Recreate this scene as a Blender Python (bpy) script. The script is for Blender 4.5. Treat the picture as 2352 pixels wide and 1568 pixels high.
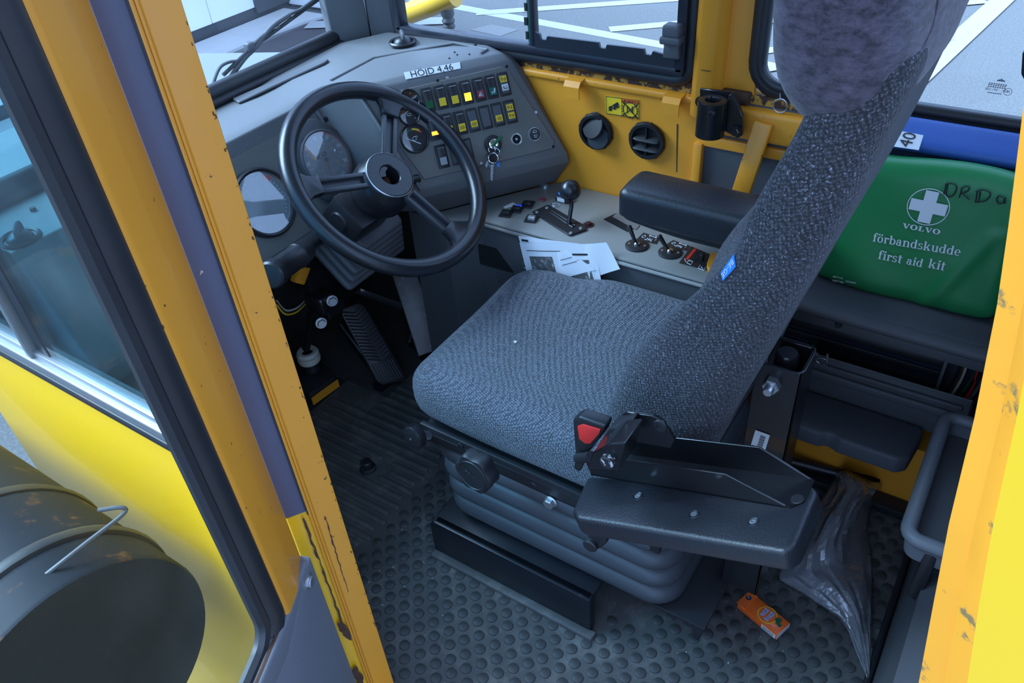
import bpy, bmesh, math, random
import numpy as np
from mathutils import Vector, Matrix

for o in list(bpy.data.objects): bpy.data.objects.remove(o, do_unlink=True)
scene = bpy.context.scene
COL = scene.collection
random.seed(7)

# ------------------------------------------------------------------ camera
FPX = 1838.0
RW = np.array([[0.54511815, -0.55260089, 0.63045893],
               [-0.83562627, -0.29746888, 0.46178024],
               [-0.06763826, -0.77855283, -0.62392351]])
CAM = np.array([0.0, 0.0, 1.40])
cd = bpy.data.cameras.new('camera'); cam = bpy.data.objects.new('camera', cd); COL.objects.link(cam)
cd.sensor_fit = 'HORIZONTAL'; cd.sensor_width = 36.0; cd.lens = 36.0 * FPX / 2352.0
cd.clip_start = 0.02; cd.clip_end = 200
m = Matrix.Identity(4)
for i in range(3):
    m[i][0] = RW[i, 0]; m[i][1] = -RW[i, 1]; m[i][2] = -RW[i, 2]; m[i][3] = CAM[i]
cam.matrix_world = m
scene.camera = cam

# ------------------------------------------------------------------ light
scene.view_settings.view_transform = 'Standard'
scene.view_settings.look = 'None'
scene.view_settings.gamma = 1.0
scene.view_settings.use_curve_mapping = False
scene.view_settings.exposure = 1.72
w = bpy.data.worlds.new('world'); scene.world = w; w.use_nodes = True
wn = w.node_tree.nodes; wl = w.node_tree.links
wn['Background'].inputs[0].default_value = (0.36, 0.57, 1.0, 1)
wn['Background'].inputs[1].default_value = 0.9
sd = bpy.data.lights.new('sun', 'SUN'); sd.energy = 4.6; sd.angle = math.radians(45); sd.color = (0.48, 0.71, 1.0)
sun = bpy.data.objects.new('sun', sd); COL.objects.link(sun)
sun.rotation_euler = Vector((0.26, -0.66, -0.75)).to_track_quat('-Z', 'Y').to_euler()

# ------------------------------------------------------------------ pixel -> place on a plane of the cab
def ray(px, py):
    d = RW @ np.array([px - 1176.0, py - 784.0, FPX]); return d / np.linalg.norm(d)
def AX(px, py, X):
    d = ray(px, py); return Vector(CAM + d * ((X - CAM[0]) / d[0]))
def AY(px, py, Y):
    d = ray(px, py); return Vector(CAM + d * ((Y - CAM[1]) / d[1]))
def AZ(px, py, Z):
    d = ray(px, py); return Vector(CAM + d * ((Z - CAM[2]) / d[2]))
def AP(px, py, P0, N):
    d = ray(px, py); return Vector(CAM + d * (np.dot(np.array(P0) - CAM, np.array(N)) / np.dot(d, np.array(N))))

# ------------------------------------------------------------------ materials
def nodes_of(mt):
    mt.use_nodes = True
    nt = mt.node_tree; return nt, nt.nodes, nt.links, nt.nodes['Principled BSDF']
def lin(c):
    return tuple(((x / 255) / 12.92 if x / 255 <= 0.04045 else ((x / 255 + 0.055) / 1.055) ** 2.4) for x in c)
def mat(name, col, rough=0.5, metal=0.0, var=0.0, vscale=20.0, bump=0.0, bscale=300.0, spec=0.5, emit=None, col2=None, thr=None, dscale=30.0, coat=0.0, sheen=0.0):
    """colour with soft noise variation, fine bump, optional second colour in thresholded noise patches (wear/dirt)"""
    mt = bpy.data.materials.new(name); nt, N, L, P = nodes_of(mt)
    P.inputs['Roughness'].default_value = rough; P.inputs['Metallic'].default_value = metal
    P.inputs['Specular IOR Level'].default_value = spec
    P.inputs['Coat Weight'].default_value = coat; P.inputs['Sheen Weight'].default_value = sheen
    tc = N.new('ShaderNodeTexCoord')
    out = None
    if var or col2 is not None:
        n1 = N.new('ShaderNodeTexNoise'); n1.inputs['Scale'].default_value = vscale; n1.inputs['Detail'].default_value = 5
        L.new(tc.outputs['Object'], n1.inputs['Vector'])
        mx = N.new('ShaderNodeMix'); mx.data_type = 'RGBA'
        mx.inputs['A'].default_value = (*[max(0, c * (1 - var)) for c in col], 1)
        mx.inputs['B'].default_value = (*[min(1, c * (1 + var)) for c in col], 1)
        L.new(n1.outputs['Fac'], mx.inputs['Factor']); out = mx.outputs['Result']
    if col2 is not None:
        n2 = N.new('ShaderNodeTexNoise'); n2.inputs['Scale'].default_value = dscale; n2.inputs['Detail'].default_value = 6; n2.inputs['Roughness'].default_value = .65
        L.new(tc.outputs['Object'], n2.inputs['Vector'])
        mr = N.new('ShaderNodeMapRange'); mr.inputs['From Min'].default_value = thr[0]; mr.inputs['From Max'].default_value = thr[1]
        L.new(n2.outputs['Fac'], mr.inputs['Value'])
        m2 = N.new('ShaderNodeMix'); m2.data_type = 'RGBA'
        L.new(out, m2.inputs['A']); m2.inputs['B'].default_value = (*col2, 1); L.new(mr.outputs['Result'], m2.inputs['Factor'])
        out = m2.outputs['Result']
    if out is not None: L.new(out, P.inputs['Base Color'])
    else: P.inputs['Base Color'].default_value = (*col, 1)
    if bump:
        n3 = N.new('ShaderNodeTexNoise'); n3.inputs['Scale'].default_value = bscale; n3.inputs['Detail'].default_value = 3
        L.new(tc.outputs['Object'], n3.inputs['Vector'])
        b = N.new('ShaderNodeBump'); b.inputs['Strength'].default_value = bump; b.inputs['Distance'].default_value = 0.001
        L.new(n3.outputs['Fac'], b.inputs['Height']); L.new(b.outputs['Normal'], P.inputs['Normal'])
    if emit:
        P.inputs['Emission Color'].default_value = (*emit[0], 1); P.inputs['Emission Strength'].default_value = emit[1]
    return mt
def glass(name, tint=(1, 1, 1), refl=0.08, dirt=0.0, dcol=(.75, .78, .8)):
    mt = bpy.data.materials.new(name); mt.use_nodes = True; nt = mt.node_tree; N = nt.nodes; L = nt.links
    N.clear(); o = N.new('ShaderNodeOutputMaterial'); t = N.new('ShaderNodeBsdfTransparent'); g = N.new('ShaderNodeBsdfGlossy')
    t.inputs[0].default_value = (*tint, 1); g.inputs['Roughness'].default_value = 0.02
    lw = N.new('ShaderNodeLayerWeight'); lw.inputs[0].default_value = .5; fr = N.new('ShaderNodeMath'); fr.operation = 'POWER'; fr.inputs[1].default_value = 5; L.new(lw.outputs['Facing'], fr.inputs[0])
    ml = N.new('ShaderNodeMath'); ml.operation = 'MULTIPLY_ADD'; ml.inputs[1].default_value = .6; ml.inputs[2].default_value = .015 + refl * .3; L.new(fr.outputs[0], ml.inputs[0])
    mx = N.new('ShaderNodeMixShader'); L.new(ml.outputs[0], mx.inputs[0]); L.new(t.outputs[0], mx.inputs[1]); L.new(g.outputs[0], mx.inputs[2])
    last = mx.outputs[0]
    if dirt:
        d = N.new('ShaderNodeBsdfDiffuse'); d.inputs[0].default_value = (*dcol, 1)
        tc = N.new('ShaderNodeTexCoord'); no = N.new('ShaderNodeTexNoise'); no.inputs['Scale'].default_value = 9; no.inputs['Detail'].default_value = 6
        L.new(tc.outputs['Object'], no.inputs['Vector'])
        mr = N.new('ShaderNodeMapRange'); mr.inputs['From Min'].default_value = .45; mr.inputs['From Max'].default_value = .9; mr.inputs['To Min'].default_value = dirt * .3; mr.inputs['To Max'].default_value = dirt * 1.6
        L.new(no.outputs['Fac'], mr.inputs['Value'])
        m2 = N.new('ShaderNodeMixShader'); L.new(mr.outputs[0], m2.inputs[0]); L.new(last, m2.inputs[1]); L.new(d.outputs[0], m2.inputs[2]); last = m2.outputs[0]
    L.new(last, o.inputs['Surface']); return mt

YEL = (0.74, 0.285, 0.020)
M = {}
M['yellow'] = mat('yellow_paint', YEL, .42, var=.07, vscale=6, bump=.08, bscale=120, coat=.12)
M['yellow_worn'] = mat('yellow_paint_worn', YEL, .42, var=.08, vscale=8, bump=.1, bscale=120, col2=(.06, .03, .012), thr=(.675, .69), dscale=75, coat=.1)
M['yellow_old'] = mat('yellow_paint_chipped', YEL, .45, var=.10, vscale=8, bump=.12, bscale=90, col2=(.20, .13, .05), thr=(.60, .66), dscale=38, coat=.1)
M['yellow_lit'] = mat('yellow_paint_lit', (.80, .44, .008), .35, var=.03, vscale=4, coat=.2)  # same yellow shifted to lemon; outdoor brightness is put into the colour
M['rust'] = mat('rust_brown', (.075, .033, .018), .9, var=.5, vscale=60, bump=.5, bscale=200)
M['rust_edge'] = mat('rusty_yellow', (.48, .24, .03), .7, var=.2, vscale=20, col2=(.05, .02, .012), thr=(.46, .52), dscale=45, bump=.3, bscale=120)
M['rubber'] = mat('black_rubber', (.020, .020, .023), .42, var=.3, vscale=12, bump=.1, bscale=150)
M['black'] = mat('black_plastic', (.016, .016, .019), .38, var=.2, vscale=20, bump=.06, bscale=400)
M['blacksat'] = mat('black_matte_plastic', (.013, .013, .016), .5, var=.25, vscale=20, bump=.12, bscale=400)
M['blackmetal'] = mat('black_painted_steel', (.008, .008, .010), .30, var=.3, vscale=10, bump=.06, bscale=200, coat=.3)
M['blackworn'] = mat('black_painted_steel_scuffed', (.009, .010, .014), .32, var=.3, vscale=10, col2=(.06, .06, .065), thr=(.66, .80), dscale=40, bump=.06, bscale=200)
M['dash'] = mat('dash_grey_plastic', (.128, .131, .135), .46, var=.06, vscale=7, bump=.22, bscale=700)
M['panel'] = mat('panel_grey', (.145, .142, .128), .55, var=.10, vscale=9, bump=.10, bscale=500)
M['console'] = mat('console_grey', (.245, .24, .222), .50, var=.10, vscale=10, bump=.08, bscale=400)
M['greydark'] = mat('dark_grey_plastic', (.075, .078, .086), .55, var=.1, vscale=9, bump=.25, bscale=600)
M['greypanel'] = mat('grey_vinyl_panel', (.075, .079, .090), .6, var=.08, vscale=10, bump=.25, bscale=500)
M['trim'] = mat('grey_door_trim', (.15, .155, .175), .45, var=.06, vscale=6, bump=.3, bscale=700)
M['strip'] = mat('blue_grey_seal', (.095, .095, .145), .5, var=.15, vscale=5, bump=.08, bscale=60, col2=(.55, .45, .30), thr=(.71, .72), dscale=30)
M['zinc'] = mat('zinc_plated_steel', (.55, .57, .60), .35, metal=.9, var=.1, vscale=60)
M['chrome'] = mat('chrome', (.8, .8, .82), .12, metal=1)
M['alu'] = mat('aluminium', (.26, .27, .29), .4, metal=.5, var=.08)
M['alublack'] = mat('black_anodised_frame', (.018, .021, .03), .35, var=.15, bump=.04)
M['liner'] = mat('pale_roof_liner', (.55, .55, .53), .8, var=.05)
M['dark'] = mat('dark_void', (.004, .004, .005), .9)
M['under'] = mat('dark_underdash', (.025, .026, .028), .8, var=.3)
M['mat'] = mat('rubber_floor_mat', (.078, .075, .073), .62, var=.35, vscale=9, col2=(.20, .185, .17), thr=(.50, .80), dscale=14, bump=.4, bscale=250)
M['pad'] = mat('brown_black_felt', (.045, .038, .036), .9, var=.4, vscale=20, bump=.5, bscale=200)
M['stud'] = mat('rubber_stud', (.050, .050, .050), .55, var=.4, vscale=25, col2=(.17, .16, .15), thr=(.62, .85), dscale=30, bump=.2, bscale=300)
M['ventblack'] = mat('vent_black_plastic', (.006, .006, .007), .5, bump=.1)
M['leather'] = mat('black_armrest_vinyl', (.016, .018, .023), .36, var=.15, vscale=14, bump=.5, bscale=350)
M['wheel'] = mat('steering_wheel_plastic', (.013, .014, .018), .30, var=.3, vscale=12, bump=.12, bscale=200)
M['spoke'] = mat('spoke_plastic_sheen', (.040, .043, .050), .38, var=.15, vscale=12)  # wheel plastic made lighter; the grey sheen of the spokes is painted in
M['bellows'] = mat('grey_rubber_bellows', (.050, .053, .063), .5, var=.12, vscale=12, bump=.15, bscale=300)
M['white'] = mat('white_label', (.72, .73, .74), .45)
M['inkgrey'] = mat('grey_glass_print', (.06, .06, .09), .6)
M['print'] = mat('white_print', (.70, .74, .78), .5)
M['ink'] = mat('black_ink', (.012, .012, .014), .6)
M['paper'] = mat('white_paper', (.72, .74, .78), .6, var=.03)
M['photo'] = mat('printed_photo', (.10, .10, .10), .5, var=.7, vscale=70, col2=(.45, .44, .43), thr=(.55, .68), dscale=120)
M['green'] = mat('green_vinyl', (.014, .21, .062), .38, var=.12, vscale=9, bump=.15, bscale=60)
M['blue'] = mat('blue_vinyl', (.03, .10, .36), .45, var=.10, vscale=14, bump=.12, bscale=150)
M['navy'] = mat('navy_vinyl', (.014, .022, .045), .35, var=.15, vscale=10)
M['red'] = mat('red_plastic', (.75, .035, .03), .35)
M['ylabel'] = mat('yellow_label', (.80, .52, .02), .45)
M['orange'] = mat('orange_carton', (.85, .13, .015), .3, var=.05, coat=.4)
M['orange_lit'] = mat('lit_orange_lens', (.9, .3, .02), .3, emit=((1.0, .33, .02), 1.1))
M['lens_green'] = mat('green_lens', (.012, .10, .035), .25)
M['lens_teal'] = mat('teal_lens', (.012, .12, .085), .25)
M['lens_red'] = mat('red_lens', (.28, .05, .07), .3)
M['lens_blue'] = mat('blue_lens', (.02, .06, .85), .25, emit=((.02, .08, 1), .25))
M['pin'] = mat('scuffed_black_pin', (.02, .02, .022), .4, var=.3, col2=(.5, .5, .52), thr=(.55, .60), dscale=160)
M['silver'] = mat('silver_lens', (.55, .57, .58), .2, metal=.6)
M['ivory'] = mat('ivory_plastic', (.55, .52, .45), .5, var=.15, vscale=30)
M['dial'] = mat('dial_face', (.20, .23, .25), .35)
M['dialblack'] = mat('black_dial_face', (.01, .011, .013), .25)
M['gaugeglass'] = glass('gauge_glass', refl=.25)
M['gaugehaze'] = glass('gauge_glass_haze', refl=.5, dirt=.34, dcol=(.75, .8, .85))  # pale diffuse film paints the bright reflection and haze over the dials
M['glass'] = glass('window_glass', (.97, .985, .99), .03, dirt=.01)
M['glass_door'] = glass('door_glass', (.95, .97, .94), .02, dirt=.015, dcol=(.8, .8, .7))
M['glass_teal'] = glass('tinted_glass', (.55, .80, .86), .04, dirt=.03)
M['hood'] = mat('pale_grey_hood_paint', (.17, .18, .185), .45, var=.04, vscale=3)
M['asphalt'] = mat('asphalt', (.115, .113, .11), .9, var=.22, vscale=30, col2=(.19, .187, .183), thr=(.50, .75), dscale=60, bump=.4, bscale=90)
M['asphalt_new'] = mat('pale_asphalt_patch', (.165, .163, .16), .9, var=.1, vscale=30)
M['line'] = mat('white_road_paint', (.36, .355, .345), .75, col2=(.2, .2, .2), var=.03, thr=(.60, .70), dscale=26)
M['concrete'] = mat('pale_concrete', (.50, .48, .46), .85, var=.12, vscale=3)
M['cladding'] = mat('white_wall_cladding', (.92, .92, .90), .5, var=.02)
M['brownground'] = mat('dark_brown_asphalt', (.06, .052, .055), .85, var=.25, vscale=4)  # darker, browner tone than the main asphalt
M['steelpedal'] = mat('worn_tread_steel', (.24, .215, .215), .5, metal=.3, var=.3, vscale=30)
M['steelbright'] = mat('worn_tread_lightened', (.42, .40, .40), .4, metal=.5, var=.2)  # worn tread tops, lightened in colour to show in low light
M['tank'] = mat('dark_tank_paint', (.009, .012, .018), .55, spec=.25, var=.4, vscale=8, col2=(.10, .045, .02), thr=(.57, .63), dscale=11, bump=.15, bscale=60)
M['tank_end'] = mat('tank_end_dusty', (.013, .012, .007), .8, var=.5, vscale=6, bump=.1)

def knit(name, c_lo, c_hi, scale, flecks):
    mt = bpy.data.materials.new(name); nt, N, L, P = nodes_of(mt)
    tc = N.new('ShaderNodeTexCoord'); mp = N.new('ShaderNodeMapping'); mp.inputs['Rotation'].default_value = (.35, .2, .5)
    L.new(tc.outputs['Object'], mp.inputs['Vector'])
    v = N.new('ShaderNodeTexVoronoi'); v.inputs['Scale'].default_value = scale; v.inputs['Randomness'].default_value = .38
    L.new(mp.outputs['Vector'], v.inputs['Vector'])
    cr = N.new('ShaderNodeValToRGB'); cr.color_ramp.elements[0].position = .12; cr.color_ramp.elements[0].color = (*c_hi, 1)
    cr.color_ramp.elements[1].position = .62; cr.color_ramp.elements[1].color = (*c_lo, 1)
    L.new(v.outputs['Distance'], cr.inputs['Fac'])
    n = N.new('ShaderNodeTexNoise'); n.inputs['Scale'].default_value = scale * 1.6; n.inputs['Detail'].default_value = 2
    L.new(tc.outputs['Object'], n.inputs['Vector'])
    mr = N.new('ShaderNodeMapRange'); mr.inputs['From Min'].default_value = .60; mr.inputs['From Max'].default_value = .72; mr.inputs['To Max'].default_value = flecks
    L.new(n.outputs['Fac'], mr.inputs['Value'])
    mx = N.new('ShaderNodeMix'); mx.data_type = 'RGBA'; L.new(cr.outputs['Color'], mx.inputs['A']); mx.inputs['B'].default_value = (.42, .44, .52, 1)
    L.new(mr.outputs[0], mx.inputs['Factor'])
    n4 = N.new('ShaderNodeTexNoise'); n4.inputs['Scale'].default_value = 5; L.new(tc.outputs['Object'], n4.inputs['Vector'])
    hs = N.new('ShaderNodeMix'); hs.data_type = 'RGBA'; hs.blend_type = 'MULTIPLY'; hs.inputs['Factor'].default_value = .35
    L.new(mx.outputs['Result'], hs.inputs['A']); L.new(n4.outputs['Fac'], hs.inputs['B'])
    L.new(hs.outputs['Result'], P.inputs['Base Color']); P.inputs['Roughness'].default_value = .9; P.inputs['Specular IOR Level'].default_value = .2
    P.inputs['Sheen Weight'].default_value = .12
    b = N.new('ShaderNodeBump'); b.inputs['Strength'].default_value = .9; b.inputs['Distance'].default_value = .0025; b.invert = True
    L.new(v.outputs['Distance'], b.inputs['Height']); L.new(b.outputs['Normal'], P.inputs['Normal'])
    return mt
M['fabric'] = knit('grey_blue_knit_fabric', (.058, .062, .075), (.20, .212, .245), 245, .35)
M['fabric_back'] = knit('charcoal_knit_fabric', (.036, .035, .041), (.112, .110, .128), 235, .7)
def velvet():
    mt = bpy.data.materials.new('crushed_velvet'); nt, N, L, P = nodes_of(mt)
    tc = N.new('ShaderNodeTexCoord'); mp = N.new('ShaderNodeMapping'); mp.inputs['Scale'].default_value = (1, 1, 1.9); L.new(tc.outputs['Object'], mp.inputs['Vector'])
    n = N.new('ShaderNodeTexNoise'); n.inputs['Scale'].default_value = 60; n.inputs['Detail'].default_value = 9; n.inputs['Roughness'].default_value = .72; n.inputs['Distortion'].default_value = .15
    L.new(mp.outputs['Vector'], n.inputs['Vector'])
    cr = N.new('ShaderNodeValToRGB'); e = cr.color_ramp.elements; e[0].position = .38; e[0].color = (.022, .017, .028, 1); e[1].position = .66; e[1].color = (.125, .098, .142, 1)
    L.new(n.outputs['Fac'], cr.inputs['Fac']); L.new(cr.outputs['Color'], P.inputs['Base Color']); P.inputs['Roughness'].default_value = .85
    P.inputs['Sheen Weight'].default_value = .35
    b = N.new('ShaderNodeBump'); b.inputs['Strength'].default_value = .5; b.inputs['Distance'].default_value = .004; L.new(n.outputs['Fac'], b.inputs['Height']); L.new(b.outputs['Normal'], P.inputs['Normal'])
    return mt
M['velvet'] = velvet()

# ------------------------------------------------------------------ mesh building
ORG = {}
def V(*a): return Vector(a)
def frame(z, x=None):
    z = Vector(z).normalized()
    x = Vector(x) if x is not None else (V(1, 0, 0) if abs(z.x) < .8 else V(0, 1, 0))
    x = (x - z * x.dot(z)).normalized(); return x, z.cross(x), z
class B:
    def __init__(s): s.bm = bmesh.new()
    def _merge(s, t):
        me = bpy.data.meshes.new('t'); t.to_mesh(me); t.free(); s.bm.from_mesh(me); bpy.data.meshes.remove(me)
    def faces(s, verts, faces):
        vs = [s.bm.verts.new(v) for v in verts]
        for f in faces:
            try: s.bm.faces.new([vs[i] for i in f])
            except ValueError: pass
        return s
    def box(s, c, size, ax=None, bevel=0, seg=2):
        ax = ax or (V(1, 0, 0), V(0, 1, 0), V(0, 0, 1)); c = Vector(c)
        t = bmesh.new()
        vs = [t.verts.new(c + ax[0] * (size[0] / 2 * i) + ax[1] * (size[1] / 2 * j) + ax[2] * (size[2] / 2 * k)) for i in (-1, 1) for j in (-1, 1) for k in (-1, 1)]
        for f in ((0, 1, 3, 2), (4, 6, 7, 5), (0, 4, 5, 1), (2, 3, 7, 6), (0, 2, 6, 4), (1, 5, 7, 3)): t.faces.new([vs[i] for i in f])
        bmesh.ops.recalc_face_normals(t, faces=t.faces)
        if bevel: bmesh.ops.bevel(t, geom=list(t.edges), offset=bevel, segments=seg, affect='EDGES', profile=.5)
        s._merge(t); return s
    def span(s, lo, hi, bevel=0, seg=2):
        lo = Vector(lo); hi = Vector(hi); return s.box((lo + hi) / 2, [abs(hi[i] - lo[i]) for i in range(3)], None, bevel, seg)
    def prism(s, pts, vec, bevel=0, seg=2):
        vec = Vector(vec); pts = [Vector(p) for p in pts]; n = len(pts); t = bmesh.new()
        a = [t.verts.new(p) for p in pts]; b = [t.verts.new(p + vec) for p in pts]
        t.faces.new(a); t.faces.new(b[::-1])
        for i in range(n): t.faces.new((a[i], b[i], b[(i + 1) % n], a[(i + 1) % n]))
        bmesh.ops.recalc_face_normals(t, faces=t.faces)
        if bevel: bmesh.ops.bevel(t, geom=list(t.edges), offset=bevel, segments=seg, affect='EDGES', profile=.5)
        s._merge(t); return s
    def tube(s, path, r, n=10, closed=False, cap=True, flat=1.0, upv=None):
        P = [Vector(p) for p in path]; k = len(P); R = r if isinstance(r, (list, tuple)) else [r] * k
        rings = []; ref = None
        for i, p in enumerate(P):
            a = P[(i - 1) % k] if (closed or i > 0) else P[i]; b = P[(i + 1) % k] if (closed or i < k - 1) else P[i]
            t = (b - a); t = t.normalized() if t.length > 1e-9 else V(0, 0, 1)
            if ref is None: ref = Vector(upv) if upv is not None else (V(0, 0, 1) if abs(t.z) < .9 else V(1, 0, 0))
            x = (ref - t * ref.dot(t)); x = x.normalized() if x.length > 1e-6 else frame(t)[0]
            y = t.cross(x); ref = x
            rings.append([s.bm.verts.new(p + (x * math.cos(6.28318530718 * j / n) + y * (math.sin(6.28318530718 * j / n) * flat)) * R[i]) for j in range(n)])
        for i in range(k if closed else k - 1):
            A = rings[i]; Bq = rings[(i + 1) % k]
            for j in range(n): s.bm.faces.new((A[j], A[(j + 1) % n], Bq[(j + 1) % n], Bq[j]))
        if cap and not closed: s.bm.faces.new(rings[0][::-1]); s.bm.faces.new(rings[-1])
        return s
    def lathe(s, o, axis, prof, n=28, xd=None, a0=0.0, a1=6.28318530718):
        x, y, z = frame(axis, xd); o = Vector(o); rings = []
        full = abs(a1 - a0 - 6.28318530718) < 1e-6; cnt = n if full else n + 1
        for r, h in prof:
            if r < 1e-6: rings.append([s.bm.verts.new(o + z * h)])
            else: rings.append([s.bm.verts.new(o + z * h + (x * math.cos(a0 + (a1 - a0) * j / n) + y * math.sin(a0 + (a1 - a0) * j / n)) * r) for j in range(cnt)])
        for i in range(len(rings) - 1):
            A, C_ = rings[i], rings[i + 1]
            for j in range(n):
                q = (j + 1) % n if full else j + 1
                if len(A) == 1 and len(C_) == 1: continue
                if len(A) == 1: s.bm.faces.new((A[0], C_[q], C_[j]))
                elif len(C_) == 1: s.bm.faces.new((A[j], A[q], C_[0]))
                else: s.bm.faces.new((A[j], A[q], C_[q], C_[j]))
        return s
    def cyl(s, o, axis, r, h, n=20, bev=0.0):
        b = min(bev, r * .5, h * .5) or 1e-5
        return s.lathe(o, axis, [(0, 0), (r - b, 0), (r, b), (r, h - b), (r - b, h), (0, h)], n)
    def rbox(s, c, size, rad, ax=None, n=8, fn=None):
        """rounded box from a subdivided cube; fn deforms local points (components -1..1 scaled to half sizes)"""
        ax = ax or (V(1, 0, 0), V(0, 1, 0), V(0, 0, 1)); c = Vector(c); hs = [q / 2 for q in size]
        rad = rad if isinstance(rad, (list, tuple)) else (rad,) * 3; rad = [min(rad[i], hs[i] * .999) for i in range(3)]
        ns = n if isinstance(n, (list, tuple)) else (n,) * 3
        def samples(i):
            k = 4; h = hs[i]; r = rad[i]
            a = [-h + r * (1 - math.cos(math.pi / 2 * q / k)) for q in range(k)] if r > 0 else [-h]
            mid = [-(h - r) + 2 * (h - r) * q / ns[i] for q in range(ns[i] + 1)]
            return a + mid + [-q for q in a[::-1]]
        S = [samples(i) for i in range(3)]; cache = {}
        def vert(i, j, k):
            key = (i, j, k)
            if key in cache: return cache[key]
            p = [S[0][i], S[1][j], S[2][k]]; inn = [max(-(hs[q] - rad[q]), min(hs[q] - rad[q], p[q])) for q in range(3)]
            d = [(p[q] - inn[q]) / rad[q] if rad[q] > 0 else 0 for q in range(3)]; l = math.sqrt(sum(q * q for q in d))
            if l > 1e-9: p = [inn[q] + rad[q] * d[q] / l for q in range(3)]
            pv = V(*p)
            if fn: pv = Vector(fn(pv))
            cache[key] = s.bm.verts.new(c + ax[0] * pv.x + ax[1] * pv.y + ax[2] * pv.z); return cache[key]
        L_ = [len(q) for q in S]
        def quad(a, b, c_, d):
            vs = [vert(*q) for q in (a, b, c_, d)]
            if len(set(vs)) == 4:
                try: s.bm.faces.new(vs)
                except ValueError: pass
        for j in range(L_[1] - 1):
            for k in range(L_[2] - 1):
                quad((0, j, k), (0, j, k + 1), (0, j + 1, k + 1), (0, j + 1, k)); e = L_[0] - 1
                quad((e, j, k), (e, j + 1, k), (e, j + 1, k + 1), (e, j, k + 1))
        for i in range(L_[0] - 1):
            for k in range(L_[2] - 1):
                quad((i, 0, k), (i + 1, 0, k), (i + 1, 0, k + 1), (i, 0, k + 1)); e = L_[1] - 1
                quad((i, e, k), (i, e, k + 1), (i + 1, e, k + 1), (i + 1, e, k))
        for i in range(L_[0] - 1):
            for j in range(L_[1] - 1):
                quad((i, j, 0), (i, j + 1, 0), (i + 1, j + 1, 0), (i + 1, j, 0)); e = L_[2] - 1
                quad((i, j, e), (i + 1, j, e), (i + 1, j + 1, e), (i, j + 1, e))
        return s
    def grid(s, fn, nu, nv):
        g = [[s.bm.verts.new(fn(i / nu, j / nv)) for j in range(nv + 1)] for i in range(nu + 1)]
        for i in range(nu):
            for j in range(nv): s.bm.faces.new((g[i][j], g[i + 1][j], g[i + 1][j + 1], g[i][j + 1]))
        return s
    def build(s, name, mt, parent=None, smooth=True, angle=38, fix=True):
        if fix: bmesh.ops.recalc_face_normals(s.bm, faces=s.bm.faces)
        org = ORG.get(parent.name, V(0, 0, 0)) if parent else V(0, 0, 0)
        for v in s.bm.verts: v.co -= org
        me = bpy.data.meshes.new(name); s.bm.to_mesh(me); s.bm.free()
        if smooth:
            me.polygons.foreach_set('use_smooth', [True] * len(me.polygons)); me.set_sharp_from_angle(angle=math.radians(angle))
        me.materials.append(M[mt] if isinstance(mt, str) else mt)
        o = bpy.data.objects.new(name, me); COL.objects.link(o)
        if parent: o.parent = parent; ORG[o.name] = org
        return o
def tag(o, label=None, cat=None, group=None, kind=None):
    if label: o['label'] = label
    if cat: o['category'] = cat
    if group: o['group'] = group
    if kind: o['kind'] = kind
    return o
def thing(name, loc, label, cat, group=None, kind=None):
    o = bpy.data.objects.new(name, None); COL.objects.link(o); o.location = loc; o.empty_display_size = .05; ORG[o.name] = Vector(loc)
    return tag(o, label, cat, group, kind)
def struct(o): o['kind'] = 'structure'; return o
def copy_part(src, parent, delta, name=None):
    c = src.copy(); COL.objects.link(c); c.parent = parent; c.location = Vector(delta); return c
def text(name, body, o, xd, yd, h, mt, parent, off=0.0, sx=1.0, thick=.00025, align='CENTER', shear=0.0, gap=1.0):
    cu = bpy.data.curves.new('t', 'FONT'); cu.body = body; cu.align_x = align; cu.align_y = 'CENTER'; cu.size = 1.0; cu.offset = off; cu.resolution_u = 3; cu.shear = shear; cu.space_character = gap
    to = bpy.data.objects.new('t', cu); COL.objects.link(to)
    me = bpy.data.meshes.new_from_object(to.evaluated_get(bpy.context.evaluated_depsgraph_get()))
    bpy.data.objects.remove(to); bpy.data.curves.remove(cu)
    xd = Vector(xd).normalized(); yd = Vector(yd); yd = (yd - xd * yd.dot(xd)).normalized(); zd = xd.cross(yd); o = Vector(o)
    org = ORG.get(parent.name, V(0, 0, 0)) if parent else V(0, 0, 0); sc = h / .70
    for v in me.vertices: v.co = o + xd * (v.co.x * sc * sx) + yd * (v.co.y * sc) + zd * thick - org
    me.materials.append(M[mt]); ob = bpy.data.objects.new(name, me); COL.objects.link(ob)
    if parent: ob.parent = parent; ORG[ob.name] = org
    return ob
def roundrect(c, xd, yd, w_, h_, r, k=5):
    c = Vector(c); xd = Vector(xd); yd = Vector(yd); P = []
    for cx, cy, a in ((w_ / 2 - r, h_ / 2 - r, 0), (-w_ / 2 + r, h_ / 2 - r, 90), (-w_ / 2 + r, -h_ / 2 + r, 180), (w_ / 2 - r, -h_ / 2 + r, 270)):
        for q in range(k + 1):
            t = math.radians(a + 90 * q / k); P.append(c + xd * (cx + r * math.cos(t)) + yd * (cy + r * math.sin(t)))
    return P
def smooth_path(P, k=6):
    P = [Vector(p) for p in P]; out = []
    for i in range(len(P) - 1):
        a, b, c, d = P[max(i - 1, 0)], P[i], P[i + 1], P[min(i + 2, len(P) - 1)]
        for q in range(k):
            t = q / k; out.append(.5 * ((2 * b) + (c - a) * t + (2 * a - 5 * b + 4 * c - d) * t * t + (3 * b - a - 3 * c + d) * t ** 3))
    out.append(P[-1]); return out
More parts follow.
